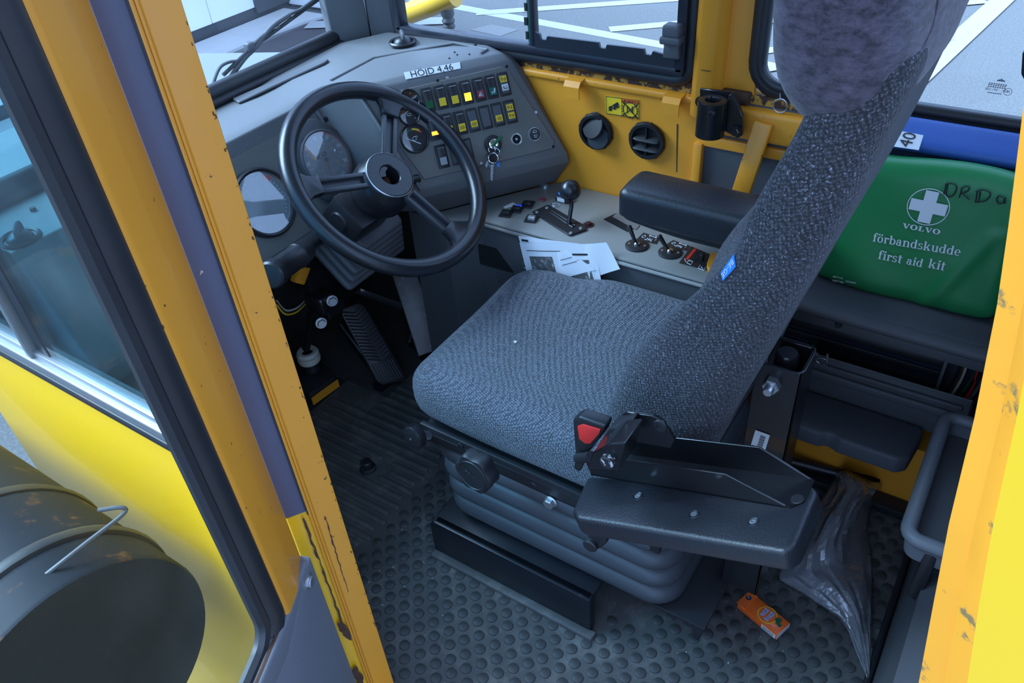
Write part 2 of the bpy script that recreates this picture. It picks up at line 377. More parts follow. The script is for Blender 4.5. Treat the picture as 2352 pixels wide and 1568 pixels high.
# ================================================================== SETTING: outdoors
ZG = -1.5
def gpt(px, py, z=ZG): return AZ(px, py, z)
b = B(); b.faces([(-40, -40, ZG), (60, -40, ZG), (60, 60, ZG), (-40, 60, ZG)], [(0, 1, 2, 3)])
g = struct(b.build('ground_asphalt', 'asphalt', smooth=False)); tag(g, 'grey asphalt yard around the vehicle', 'ground')
LZ = [0]
def stripe(p, q, wd, label, nm='painted_line', mt='line', ext=(0, 0)):
    a = gpt(*p); c = gpt(*q); d = (c - a).normalized(); a = a - d * ext[0]; c = c + d * ext[1]; n = V(-d.y, d.x, 0) * wd * .43
    LZ[0] += 1; z_ = V(0, 0, .0015 * LZ[0]); bb = B(); bb.prism([a - n + z_, c - n + z_, c + n + z_, a + n + z_], (0, 0, .001))
    wd = wd
    return tag(bb.build(nm, mt, smooth=False), label, 'road marking', 'white painted lines on the asphalt')
stripe((1039, 14), (1540, 107), .20, 'long white line crossing the whole sliding window', ext=(3, .0))
stripe((1540, 107), (1777, 153), .20, 'white line seen left of the headrest, lowest in rear window', ext=(0, .15))
stripe((1094, 31), (1537, 0), .20, 'white line along the top edge of the sliding window', ext=(0, 4))
stripe((1400, 68.5), (1570, 53.6), .20, 'white line meeting the long line at the window handle')
stripe((1753, 44.6), (1814, 36), .20, 'short white line beside the upper headrest in rear window', ext=(.9, 1))
stripe((1743, 121), (1778, 116), .17, 'white line beside the lower headrest in rear window', ext=(.7, .8))
stripe((2303, 0), (2082, 203), .26, 'broad white line right of the headrest in rear window', ext=(4, .6))
stripe((2175, 12), (2262, 4), .20, 'white line branching left off the broad line, higher one', ext=(3, 0))
stripe((2143, 94), (2178, 88), .20, 'white line branching left off the broad line, lower one', ext=(2, 0))
stripe((706, 60), (800, 57), .30, 'broad white line on dark asphalt beyond the windscreen', ext=(0, 1.2))
P = [gpt(*q) for q in ((1080, 69), (1129, 57), (1190, 69), (1149, 84))]
b = B(); b.prism([p + V(0, 0, .002) for p in P], (0, 0, .002)); tag(b.build('asphalt_patch', 'asphalt_new', smooth=False), 'pale repaired patch of asphalt beyond the side window', 'patch')
b = B(); b.prism([(2.0, 3.0, ZG + .001), (6.2, 3.0, ZG + .001), (7.5, 7.3, ZG + .001), (7.22, 7.62, ZG + .001), (6.9, 7.72, ZG + .001), (2, 7.72, ZG + .001)], (0, 0, .001))
tag(struct(b.build('trim_1', 'brownground', smooth=False)), 'dark brown strip of asphalt before the pale apron', 'ground')
# apron + building
b = B(); b.prism([(-4, 7.75, ZG), (5.81, 7.81, ZG), (6.25, 7.83, ZG), (6.9, 7.76, ZG), (7.22, 7.66, ZG), (7.22, 8.44, ZG), (-4, 8.44, ZG)], (0, 0, .03)); tag(b.build('concrete_apron', 'concrete', smooth=False), 'pale concrete apron in front of the white building', 'pavement')
bld = thing('building', (3, 8.5, ZG), 'white clad building beyond the windscreen', 'building')
b = B()
for i in range(9): b.span((7.45 - 1.3 * (i + 1) + .01, 8.5, ZG + .14), (7.45 - 1.3 * i, 8.6, 3.5), .006, 1)
b.build('cladding_wall', 'cladding', bld, False)
b = B(); b.span((-5, 8.52, ZG), (7.45, 8.6, ZG + .14)); b.build('base_flashing', 'greydark', bld, False)
b = B(); b.span((7.37, 7.5, ZG + .03), (7.5, 8.5, 3.5), .01, 1); b.build('side_wall', 'cladding', bld, False)
b = B(); b.span((7.25, 7.42, ZG + .02), (7.55, 7.62, 3.5), .01, 1); b.build('corner_post', 'cladding', bld, False)
b = B(); p = AY(625, -6, 8.49); b.span((p.x - .30, 8.46, p.z - .12), (p.x + .30, 8.53, p.z + .7), .02, 2); b.build('wall_vent', 'greydark', bld)
# pale hood in front of the windscreen
hood = thing('engine_hood', (.9, 2, .4), 'pale grey engine hood beyond the windscreen', 'hood')
def hoodfn(q): return V(q.x, q.y, q.z - .03 * (q.x / .8) ** 2)
b = B(); P = [(.46, 1.50, .69), (1.66, 1.50, .69), (1.50, 1.680, .70), (1.36, 2.00, .70), (.46, 2.00, .70)]
b.prism([Vector(p) for p in P], (0, 0, -.05), .012, 3); b.build('hood_top', 'hood', hood)
b = B(); b.span((.48, 1.67, -.2), (1.35, 1.98, .62), .01, 1); b.build('hood_body', 'hood', hood)
# yellow mirror arm outside the sliding window
arm = thing('mirror_arm', (1.8, 1.6, .7), 'yellow tubular mirror arm outside the sliding window', 'mirror arm')
b = B(); b.tube([AX(860, 60, 1.62), AX(925, 36, 1.62), AX(1000, 8, 1.60), AX(1045, -10, 1.6)], .026, 16); b.build('arm_tube', 'yellow_lit', arm)
b = B(); q = AX(1026, 12, 1.6); b.lathe(q + V(0, 0, -.055), (0, 0, 1), [(0, 0), (.014, 0), (.016, .006), (.013, .012), (.017, .018), (.013, .026), (.017, .034), (.014, .055), (0, .055)], 16); b.build('rubber_boot', 'greydark', arm)
# far-side handrail seen through the quarter window
hr = thing('front_handrail', (.6, 1.56, .70), 'yellow tube rail seen through the tinted quarter window', 'handrail')
b = B(); b.tube([AY(-120, 495, 1.56), AY(0, 455, 1.56), AY(85, 425, 1.56)], .022, 14); b.build('rail_tube', 'yellow_lit', hr)
b = B(); b.tube([AY(85, 425, 1.56), AY(160, 398, 1.56)], .0225, 14); b.build('rail_end', 'blackworn', hr)

# ================================================================== SETTING: cab shell
XR, XL = 1.41, .40
b = B(); b.span((XL + .02, -.10, -.06), (XR + .02, 1.62, -.008)); fl = struct(b.build('floor', 'under', smooth=False)); tag(fl, 'dark steel cab floor under the rubber mat', 'floor')
b = B(); b.span((XL - .06, -.16, 1.72), (XR + .08, 1.55, 1.78), .02, 2); tag(struct(b.build('ceiling', 'liner', smooth=True)), 'cab roof above the seat', 'ceiling')
# bulkhead under the windscreen
b = B(); b.span((XL, 1.60, -.05), (XR, 1.64, .62)); b.span((XL, 1.40, .60), (XR, 1.64, .66)); tag(struct(b.build('wall_front', 'under', smooth=False)), 'dark front bulkhead behind the pedals', 'wall')
# right wall -------------------------------------------------------
wr = struct(thing('wall_right', (XR, .7, 0), 'yellow right cab wall below the windows', 'wall'))
b = B(); b.span((XR, .535, 0), (XR + .03, 1.03, .79)); b.build('lower_panel', 'yellow', wr, False)
b = B(); b.span((XR, 1.03, 0), (XR + .03, 1.60, .62)); b.span((XR, 1.03, .60), (XR + .03, 1.44, .79)); b.build('footwell_shade_panel', 'under', wr, False)  # wall painted dark here, standing in for the shade under the dash
b = B(); b.span((XR - .068, -.13, -.02), (XR + .03, .535, .17)); b.build('rear_lower_panel', 'yellow', wr, False)
b = B(); b.span((XR + .002, -.13, .16), (XR + .03, .535, .79)); b.build('vinyl_panel', 'greypanel', wr, False)
b = B(); b.span((XR - .012, .525, .30), (XR + .02, .543, .70), .003); b.build('panel_edge', 'yellow', wr)
b = B(); b.rbox((XR + .006, .95, .781), (.026, .83, .016), .006, n=2); b.build('sill_rail', 'yellow_worn', wr)
b = B(); b.rbox((XR + .006, .195, .757), (.05, .68, .060), .010, n=2); b.build('sill_rail', 'yellow_worn', wr)
b = B(); b.span((XR - .006, -.13, .694), (XR + .02, .535, .716), .003); b.build('rail_flange', 'yellow_worn', wr)
b = B(); b.span((XR + .004, .52, .782), (XR + .03, 1.30, .812)); b.build('rusty_sill', 'rust_edge', wr, False)
b = B(); b.span((XR + .004, -.13, .782), (XR + .03, .46, .806)); b.build('rusty_sill', 'rust_edge', wr, False)
b = B(); b.span((XR, -.13, 1.60), (XR + .06, 1.50, 1.74), .01); b.build('header', 'yellow', wr)
# post between the two side windows
b = B(); b.prism([(XR + .05, .555, .76), (XR - .022, .552, .76), (XR - .032, .540, .76), (XR - .032, .510, .76), (XR - .012, .500, .76), (XR + .006, .498, .76), (XR + .006, .440, .76), (XR + .05, .440, .76)], (.02, 0, .86), .002, 1); b.build('window_post', 'yellow', wr)
b = B(); b.span((XR - .008, .445, .79), (XR + .01, .50, .812), .004); b.build('post_foot_rust', 'rust', wr)
b = B(); b.tube([AX(1610, 161, XR - .0325), AX(1632, 164, XR - .0325)], .0008, 6); b.build('post_scratch', 'rust', wr)
for px, py in ((1318, 200), (1545, 238)):
    c = AX(px, py, XR - .018)
    b = B(); b.prism([c + V(.045, 0, .018), c + V(-.004, 0, .014), c + V(-.012, 0, .004), c + V(-.012, 0, -.020), c + V(-.009, 0, -.020), c + V(-.009, 0, .002), c + V(-.001, 0, .010), c + V(.045, 0, .014)], (0, .0, 0) if False else (0, .036, 0))
    o = b.build('bent_hook', 'yellow_worn', wr)
    for v in o.data.vertices: v.co.y -= .018
# vertical grime streak below the second hook is paint wear on the wall
b = B(); a = AX(1556, 285, XR - .0005); c = AX(1554, 395, XR - .0005); b.faces([a + V(0, .0018, 0), a - V(0, .0018, 0), c - V(0, .0010, 0), c + V(0, .0010, 0)], [(0, 1, 2, 3)]); b.build('grime_streak', 'rust', wr, False)
# diagonal yellow brace
b = B(); a = AX(1755, 281, XR - .022); c = AX(1690, 480, XR - .055); d = (c - a).normalized(); ax = (d, d.cross(V(1, 0, .2)).normalized(), None); ax = (d, ax[1], d.cross(ax[1]))
b.box((a + c) / 2, ((c - a).length, .034, .018), ax, .003); b.build('diagonal_brace', 'yellow_worn', wr)

# windows ----------------------------------------------------------
def gasket(name, c, yd, zd, w_, h_, r, rad, parent, mt='rubber', k=6, flat=1.0):
    b = B(); b.tube(roundrect(c, yd, zd, w_, h_, r, k), rad, 10, closed=True, flat=flat, upv=V(1, 0, 0)); return b.build(name, mt, parent)
W1 = struct(thing('window_1', (XR, .92, .81), 'black framed sliding side window above the air vents', 'window'))
z0, z1, ya, yb = .832, 1.585, .578, 1.268
gasket('rubber_gasket', (XR + .006, (ya + yb) / 2, (z0 + z1) / 2 - .006), V(0, 1, 0), V(0, 0, 1), yb - ya + .024, z1 - z0 + .024, .03, .015, W1)
b = B(); b.span((XR - .016, ya - .004, z0 - .006), (XR + .014, yb + .004, z0 + .012), .004)
b.span((XR - .016, ya - .006, z0), (XR + .014, ya + .014, z1), .004); b.span((XR - .016, yb - .012, z0), (XR + .014, yb + .006, z1), .004); b.span((XR - .016, ya, z1 - .015), (XR + .014, yb, z1), .004)
b.build('frame', 'alublack', W1)
b = B(); b.span((XR - .014, .898, z0 + .008), (XR + .004, .912, z1), .003); b.build('divider', 'alublack', W1)
b = B(); b.span((XR - .004, .912, z0 + .010), (XR + .004, .922, z1), .002); b.build('pane_edge', 'lens_teal', W1)
b = B(); b.span((XR - .001, .92, z0 + .008), (XR + .003, yb - .008, z1)); b.build('pane', 'glass', W1, False)
b = B(); b.span((XR - .010, ya + .01, z0 + .008), (XR - .007, .90, z1)); b.build('pane', 'glass', W1, False)
# serrated brush seal along the divider
b = B()
for i in range(26): b.span((XR - .006, .921, z0 + .02 + i * .028), (XR - .003, .926 + .002 * (i % 2), z0 + .036 + i * .028))
b.build('brush_seal', 'rubber', W1, False)
# notched lower strip of the sliding pane
zt = .874; ys = [.582, .640, .651, .735, .746, .872, .883, .898]
pr = [(ya + .012, z0 + .010), (ya + .012, zt - .012)]
for i in (.645, .742, .877): pr += [(i - .009, zt - .006), (i - .006, zt - .014), (i + .006, zt - .014), (i + .009, zt - .004)]
pr += [(.898, zt), (.898, z0 + .010)]
b = B(); b.prism([(XR - .016, y, z) for y, z in pr], (.006, 0, 0)); b.build('notched_strip', 'alublack', W1, False)
hd = AX(1541, 110, XR - .03)
b = B(); b.prism([hd + V(0, .016, -.020), hd + V(0, -.016, -.020), hd + V(0, -.014, .0), hd + V(0, -.017, .020), hd + V(0, .017, .020), hd + V(0, .015, 0)], (.018, 0, 0), .002); b.rbox(hd + V(.004, 0, .014), (.030, .040, .014), .004, n=1); b.rbox(hd + V(.006, 0, .030), (.028, .034, .022), .005, n=1)
b.build('handle', 'greydark', W1)

W2 = struct(thing('window_2', (XR, .15, .80), 'rounded rubber framed rear side window behind the headrest', 'window'))
ya2, yb2 = -.075, .445
gasket('rubber_gasket', (XR + .016, (ya2 + yb2) / 2, 1.20), V(0, 1, 0), V(0, 0, 1), yb2 - ya2, .765, .05, .017, W2)
gasket('inner_bead', (XR + .006, (ya2 + yb2) / 2, 1.20), V(0, 1, 0), V(0, 0, 1), yb2 - ya2 - .018, .747, .045, .010, W2)
b = B(); b.span((XR + .014, ya2, .82), (XR + .018, yb2, 1.58)); b.build('pane', 'glass', W2, False)
mk = AX(2297, 200, XR + .013)
b = B()
for px, py, wq in ((2292, 193, .026), (2290, 196.5, .026), (2289, 200.5, .026), (2284, 214, .020)):
    for k_ in range(8): q = AX(px, py, XR + .0135) + V(0, (k_ - 3.5) * wq / 8, 0); b.span(q + V(-.0002, -wq / 20, -.0007), q + V(.0002, wq / 24, .0007))
b.build('glass_mark', 'inkgrey', W2, False)
b = B(); b.prism([AX(px, py, XR - .012) for px, py in ((2348, 120), (2375, 120), (2375, 190), (2353, 186), (2345, 171))], (.016, 0, 0), .002); b.build('latch', 'black', W2)
text('glass_mark', '43R - 001108', AX(2290, 207, XR + .0135), (0, 1, 0), (0, 0, 1), .0042, 'inkgrey', W2)
text('glass_mark', 'E5', AX(2315, 211, XR + .0135), (0, 1, 0), (0, 0, 1), .0035, 'inkgrey', W2)
b = B(); b.tube(roundrect(AX(2315, 211, XR + .0135), (0, 1, 0), (0, 0, 1), .011, .011, .0055, 4), .0004, 5, closed=True); b.build('glass_mark', 'inkgrey', W2)
b = B(); q = AX(2299, 187, XR + .0135)
for i in (-2, -1, 0, 1, 2): b.span(q + V(-.0005, i * .0022 - .0009, 0), q + V(.0005, i * .0022 + .0009, .004 - .001 * abs(i)))
b.build('glass_mark', 'inkgrey', W2, False)
# emergency pull ring on the gasket
ring = thing('pull_ring', AX(1790, 243, XR - .02), 'small steel pull ring hanging from the rear window seal', 'ring')
b = B(); c = AX(1792, 243, XR - .012); b.tube([c + V(0, .0125 * math.cos(i * .2618), .0125 * math.sin(i * .2618)) for i in range(24)], .0011, 8, closed=True, upv=V(1, 0, 0)); b.build('ring', 'zinc', ring)
b = B(); b.tube([AX(1792, 227, XR - .011), AX(1792, 214, XR - .001)], .0014, 8); b.build('eyelet', 'zinc', ring)

# windscreen
W3 = struct(thing('window_3', (.9, 1.41, .80), 'windscreen with black rubber seal behind the dashboard', 'window'))
b = B(); b.prism([(XL + .02, 1.425, .80), (1.36, 1.425, .80), (1.36, 1.50, 1.62), (XL + .02, 1.50, 1.62)], (0, .004, 0)); b.build('pane', 'glass', W3, False)
b = B(); b.tube([(XL, 1.422, .815), (1.36, 1.422, .815)], .017, 14); b.tube([(XL, 1.408, .800), (1.36, 1.408, .800)], .011, 12); b.build('rubber_seal', 'rubber', W3)
b = B(); b.span((XL, 1.40, .774), (1.37, 1.44, .790)); b.build('rusty_lip', 'rust', W3, False)
b = B(); b.span((XL, 1.49, 1.60), (XR + .03, 1.55, 1.74), .01); b.build('header', 'yellow', W3)
# front right corner post (grey trim)
wf = struct(thing('trim_2', (1.38, 1.35, .78), 'grey corner post between windscreen and sliding window', 'post'))
b = B(); b.prism([(1.335, 1.415, .78), (1.395, 1.352, .78), (1.43, 1.39, .78), (1.40, 1.46, .78), (1.35, 1.45, .78)], (.012, .045, .86), .004); b.build('post_front', 'dash', wf)
b = B(); b.prism([(1.396, 1.352, .78), (1.408, 1.282, .78), (1.44, 1.282, .78), (1.44, 1.40, .78)], (.006, .0, .86), .004); b.build('post_side', 'greydark', wf)

# rear wall --------------------------------------------------------
wre = struct(thing('wall_rear', (.9, -.12, 0), 'grey lower rear cab wall beside the floor mat', 'wall'))
b = B(); b.prism([(XL + .02, -.058, -.01), (XL + .02, -.070, .30), (XL + .02, -.115, .32), (XL + .02, -.115, .85), (XL + .02, -.15, .85), (XL + .02, -.15, -.01)], (XR - XL - .02, 0, 0)); b.build('lower_panel', 'greypanel', wre, False)
b = B(); b.span((XL, -.16, 1.60), (XR + .03, -.11, 1.74)); b.span((XL, -.16, .84), (.47, -.11, 1.62)); b.span((1.35, -.16, .84), (XR + .03, -.11, 1.62)); b.build('upper_frame', 'yellow', wre, False)
b = B(); b.span((.47, -.135, .85), (1.35, -.131, 1.60)); b.build('pane', 'glass', wre, False)
b = B(); b.tube([(.43, -.050, .004), (XR - .02, -.050, .004)], .006, 8); b.build('floor_seal', 'rubber', wre)

# left side: front wall part with quarter window, door pillars -----
wl_ = struct(thing('wall_left', (XL, 1.1, 0), 'bright yellow outer cab side ahead of the open door', 'wall'))
b = B(); b.span((XL - .012, .70, -.9), (XL + .012, 1.62, .565), .006); b.build('outer_panel', 'yellow_lit', wl_)
b = B(); b.span((XL - .012, .60, 1.60), (XL + .012, 1.55, 1.74)); b.span((XL - .012, 1.44, .56), (XL + .012, 1.55, 1.62)); b.build('upper_frame', 'yellow_lit', wl_, False)
W4 = struct(thing('window_4', (XL, 1.07, .57), 'tinted quarter window with aluminium slider frame seen through the door glass', 'window'))
b = B(); b.span((XL - .018, .70, .562), (XL + .008, 1.45, .580), .004); b.build('rubber_seal', 'rubber', W4)
b = B(); b.span((XL - .016, .70, .580), (XL + .006, 1.45, .594), .002); b.span((XL - .020, .70, .598), (XL + .006, 1.45, .608), .002); b.span((XL - .010, .70, .594), (XL + .006, 1.45, .618), .002); b.build('slider_rail', 'alu', W4)
b = B(); b.span((XL - .016, 1.262, .60), (XL + .004, 1.276, 1.60), .002); b.build('slider_bar', 'alu', W4)
b = B(); b.span((XL - .004, 1.222, .60), (XL + .012, 1.248, 1.60), .003); b.build('slider_frame', 'alublack', W4)
b = B(); b.span((XL - .002, .72, .61), (XL + .002, 1.44, 1.60)); b.build('pane', 'glass_teal', W4, False)

# A pillar of the door opening: jamb with seal strip
pl = struct(thing('trim_3', (.43, .66, 0), 'yellow front door pillar with a blue grey seal strip', 'pillar'))
def az(deg, base=None):
    """point of the jamb line seen at this bearing from the doorway"""
    return math.tan(math.radians(deg))
J0 = V(.445, .445 * az(55.55), 0); J1 = V(.392, .392 * az(60.1), 0); jd = (J1 - J0); jn = V(jd.y, -jd.x, 0).normalized()
if jn.dot(V(-.5, -.6, 0)) < 0: jn = -jn
def jp(t, off): return J0 + jd * t + jn * off
ZB, ZT = -.9, 1.72
def jambpart(name, prof, mt, zb=ZB, zt=ZT, bev=.0015, parent=pl):
    b = B(); b.prism([(p.x, p.y, zb) for p in prof], (0, 0, zt - zb), bev, 2); return b.build(name, mt, parent)
jambpart('pillar_face', [jp(0, 0), jp(.53, 0), jp(.545, .004), jp(.60, .004), jp(.60, -.03), jp(.25, -.05), jp(0, -.015)], 'yellow_worn')
jambpart('pillar_lip', [jp(.60, .006), jp(.665, .008), jp(.665, -.02), jp(.60, -.02)], 'yellow')
jambpart('pillar_outer', [jp(.665, .0), jp(1.13, .0), jp(1.25, -.03), jp(.665, -.03)], 'yellow_lit')
zs = AX(655, 1150, .405).z
jambpart('seal_strip', [jp(.675, -.002), jp(.69, .004), jp(1.14, .004), jp(1.15, -.02)], 'strip', zb=zs)
jambpart('seal_bead', [jp(.668, .0), jp(.671, .007), jp(.688, .007), jp(.69, .0)], 'rubber', zb=zs - .005)
# weld beads and rust streaks on the pillar
def rustline(pts, wds, parent, name='rust_streak', off=.0012):
    b = B(); L_ = [AP(px, py, J0 + jn * off, jn) for px, py in pts]; fs = []; vs = []
    for i, q in enumerate(L_):
        wv = jd.normalized() * wds[i]; vs += [q - wv + jn * .0, q + wv]
        if i: fs.append((2 * i - 2, 2 * i - 1, 2 * i + 1, 2 * i))
    b.faces(vs, fs); return b.build(name, 'rust', parent, False)
random.seed(3)
def jitter(p0, p1, n, a): return [(p0[0] + (p1[0] - p0[0]) * i / n + random.uniform(-a, a), p0[1] + (p1[1] - p0[1]) * i / n) for i in range(n + 1)]
R1 = jitter((697, 1190), (790, 1440), 26, 2.2); rustline(R1, [.0005 + .0016 * random.random() for _ in R1], pl, off=.0055)
R2 = jitter((746, 1185), (800, 1360), 30, 1.4); rustline(R2, [.0003 + .0014 * random.random() * (1 - i / 34) for i in range(31)], pl)
R3 = jitter((780, 1430), (806, 1470), 8, 2); rustline(R3, [.003, .005, .006, .006, .005, .006, .005, .003, .001], pl, off=.0056)
R4 = jitter((815, 1530), (835, 1590), 8, 3); rustline(R4, [.002, .006, .005, .007, .006, .006, .005, .004, .003], pl, off=.0056)

b = B(); random.seed(21)
for i in range(46):
    q = jp(random.uniform(.012, .05), .0006) + V(0, 0, random.uniform(.2, 1.35)); h_ = random.uniform(.0006, .0028); w_ = random.uniform(.0003, .0010); e_ = jd.normalized()
    b.faces([q - e_ * w_ - V(0, 0, h_), q + e_ * w_ - V(0, 0, h_ * .6), q + e_ * w_ * .7 + V(0, 0, h_), q - e_ * w_ * .8 + V(0, 0, h_ * .7)], [(0, 1, 2, 3)])
o = b.build('paint_chips', 'rust', pl, False); o['kind'] = 'stuff'
# sill of the doorway and B pillar behind the camera side
sl = struct(thing('trim_4', (XL, .3, 0), 'yellow door sill along the floor edge', 'sill'))
b = B(); b.span((XL - .02, -.1, -.12), (XL + .03, .70, -.004), .006); b.build('sill', 'yellow', sl)
bp = struct(thing('trim_5', (.36, -.05, 0), 'worn yellow rear door pillar at the right edge', 'pillar'))
def bpt(px, py, X): return AX(px, py, X)
EDG = [(2362, 150), (2340, 330), (2316, 520), (2290, 700), (2238, 960), (2180, 1200), (2145, 1380), (2110, 1568)]
SEAM = [(2415, 150), (2392, 330), (2372, 520), (2350, 700), (2298, 960), (2240, 1200), (2203, 1380), (2168, 1568)]
OUT = [(2448, 150), (2424, 330), (2404, 520), (2384, 700), (2335, 960), (2282, 1200), (2250, 1380), (2222, 1568)]
def run(P_, X):
    L_ = [bpt(*p, X) for p in P_]; d0 = (L_[0] - L_[1]).normalized(); d1_ = (L_[-1] - L_[-2]).normalized()
    return [L_[0] + d0 * .45] + L_ + [L_[-1] + d1_ * .12, L_[-1] + d1_ * .12 + V(0, -.02, -.35), L_[-1] + d1_ * .12 + V(0, -.02, -1.3)]
def ribbon(name, A, Bq, xa, xb, mt, parent, th=.02):
    b = B(); fs = []; vs = []
    for (p, q) in zip(run(A, xa), run(Bq, xb)): vs += [p, q]
    n = len(vs) // 2
    vs2 = [v + V(th, 0, 0) for v in vs]
    for i in range(n - 1):
        fs.append((2 * i, 2 * i + 1, 2 * i + 3, 2 * i + 2)); o = 2 * n
        fs.append((o + 2 * i, o + 2 * i + 2, o + 2 * i + 3, o + 2 * i + 1)); fs.append((2 * i, 2 * i + 2, o + 2 * i + 2, o + 2 * i)); fs.append((2 * i + 1, o + 2 * i + 1, o + 2 * i + 3, 2 * i + 3))
    b.faces(vs + vs2, fs); return b.build(name, mt, parent)
ribbon('inner_flange', EDG, SEAM, .372, .366, 'yellow_old', bp, .014)
ribbon('outer_flange', SEAM, OUT, .362, .352, 'yellow_old', bp, .02)
b = B(); A = run(OUT, .352); vs = []; fs = []
for q in A: vs += [q, q + V(-.004, -.45, 0)]
for i in range(len(A) - 1): fs.append((2 * i, 2 * i + 1, 2 * i + 3, 2 * i + 2))
b.faces(vs, fs); b.build('outer_panel', 'yellow_lit', bp)

# ================================================================== open door
D0 = V(.368, .368 * az(60.65), 0); dd = V(-.91, -.41, 0).normalized(); dn = V(dd.y, -dd.x, 0)
if dn.dot(V(-.4, -.7, 0)) < 0: dn = -dn         # inner face, towards the doorway
DR = struct(thing('door_1', D0, 'open cab door with yellow window frame, black seal and grey trim', 'door'))
def dpt(l, z, off=0): return D0 + dd * l + dn * off + V(0, 0, z)
ztr = AP(690, 1275, D0, dn).z
zgl = ztr - .030
b = B(); b.prism([dpt(0, ztr - .02, 0), dpt(.046, ztr - .02, .012), dpt(.080, ztr - .02, .012), dpt(.092, ztr - .02, 0), dpt(.092, ztr - .02, -.03), dpt(0, ztr - .02, -.03)], (0, 0, 1.30), .004, 3); b.build('window_frame', 'yellow_worn', DR)
b = B(); b.prism([dpt(.0, -.75, .014), dpt(.9, -.75, .014), dpt(.9, ztr - .05, .014), dpt(.11, ztr - .05, .014), dpt(.0, ztr - .0, .014)], dn * -.04, .003); b.build('lower_trim', 'trim', DR)
b = B(); b.prism([dpt(.004, ztr, .013), dpt(.09, ztr - .012, .013), dpt(.9, ztr - .012, .013), dpt(.9, ztr - .012, -.016), dpt(.09, ztr - .012, -.016), dpt(.004, ztr, -.016)], (0, 0, -.05), .007, 3); b.build('trim_ledge', 'trim', DR)
b = B(); b.cyl(AP(708, 1335, D0 + dn * .014, dn), dn, .008, .006, 8, .001); b.cyl(AP(708, 1335, D0 + dn * .014, dn), dn, .011, .002, 16); b.build('trim_screw', 'zinc', DR)
gc = dpt(.10 + .42, (zgl + 1.6) / 2, -.004)
b = B(); b.tube(roundrect(gc, dd, V(0, 0, 1), .86, 1.6 - zgl + .01, .045, 6), .015, 10, closed=True, flat=1.3, upv=dn); b.build('glass_seal', 'rubber', DR)
b = B(); b.tube(roundrect(gc + dn * -.002, dd, V(0, 0, 1), .82, 1.56 - zgl + .01, .035, 6), .010, 8, closed=True, upv=dn); b.build('inner_seal', 'rubber', DR)
b = B(); b.prism([p for p in roundrect(gc + dn * -.008, dd, V(0, 0, 1), .84, 1.58 - zgl, .04, 5)], dn * -.004); b.build('pane', 'glass_door', DR, False)
b = B(); b.tube([dpt(.094, ztr - .014, .006), dpt(.9, ztr - .014, .006)], .003, 6); b.build('rusty_edge', 'rust', DR)

# ------------------------------------------------------------------ tank outside, seen through the door glass
tk = thing('air_tank', (.133, .95, -.1), 'black rusty cylindrical tank outside below the quarter window', 'tank')
b = B(); b.lathe((.133, .95, .265), (0, 1, 0), [(.205, 0), (.208, .006), (.208, .50), (.208, .9)], 56); b.build('shell', 'tank', tk)
b = B(); b.lathe((.133, .95, .265), (0, 1, 0), [(0, .012), (.12, .012), (.19, .006), (.205, .0)], 56); b.build('end_cap', 'tank_end', tk)
for y, r in ((1.05, .214), (1.23, .211)):
    b = B(); b.lathe((.133, y, .265), (0, 1, 0), [(.205, -.012), (r, -.010), (r + .003, 0), (r, .010), (.205, .012)], 56); b.build('strap', 'rubber', tk)
wb = smooth_path([AP(0, 1400, (.1, .98, .40), (0, -.3, 1)), AP(60, 1355, (.1, .98, .44), (0, -.3, 1)), AP(130, 1300, (.1, 1.0, .475), (0, -.3, 1)), AP(200, 1245, (.15, 1.0, .48), (0, -.3, 1)), AP(283, 1180, (.2, 1.03, .49), (0, -.3, 1)), AP(278, 1165, (.2, 1.04, .5), (0, -.3, 1)), AP(225, 1172, (.2, 1.05, .5), (0, -.3, 1))], 5)
b = B(); b.tube(wb, .0035, 8); b.build('wire_clasp', 'greydark', tk)
b = B(); q = AP(60, 1360, (.1, .98, .44), (0, -.3, 1)); b.rbox(q, (.03, .05, .014), .003, n=1); b.rbox(q + V(.022, .01, -.004), (.012, .04, .02), .003, n=1); b.build('latch', 'blackmetal', tk)
b = B(); b.prism([(-.6, .6, -.9), (.38, .6, -.9), (.38, 1.9, -.9), (-.6, 1.9, -.9)], (0, 0, .05)); tag(b.build('step_plate', 'under', smooth=False), 'dark fender plate under the tank outside', 'fender')
# ================================================================== floor mat
fm = thing('floor_mat', (.9, .6, 0), 'dark grey rubber floor mat with ribs and round studs', 'floor mat')
b = B(); b.span((XL + .03, -.055, -.008), (XR - .035, 1.34, 0)); b.build('mat_sheet', 'mat', fm, False)
b = B(); b.span((1.06, 1.20, -.004), (XR - .03, 1.60, .002)); b.build('front_pad', 'pad', fm, False)
# ribs
rb = None; x = .52; k = 0
while x < 1.12:
    y0 = .945 - .012 * (k % 2); y1 = 1.325
    if x > 1.0: y1 = 1.20
    segs = [(y0, y1)]
    if .845 < x < .875: segs = [(y0, 1.02), (1.075, y1)] if k % 2 == 0 else [(y0, 1.03), (1.07, y1)]
    elif .82 < x < .90: segs = [(y0, 1.035), (1.065, y1)]
    for (a, c) in segs:
        b = B(); b.rbox((x, (a + c) / 2, 0), (.0135, c - a, .010), (.005, .006, .004), n=1); b.build('rib', 'mat', fm)
    x += .0245; k += 1
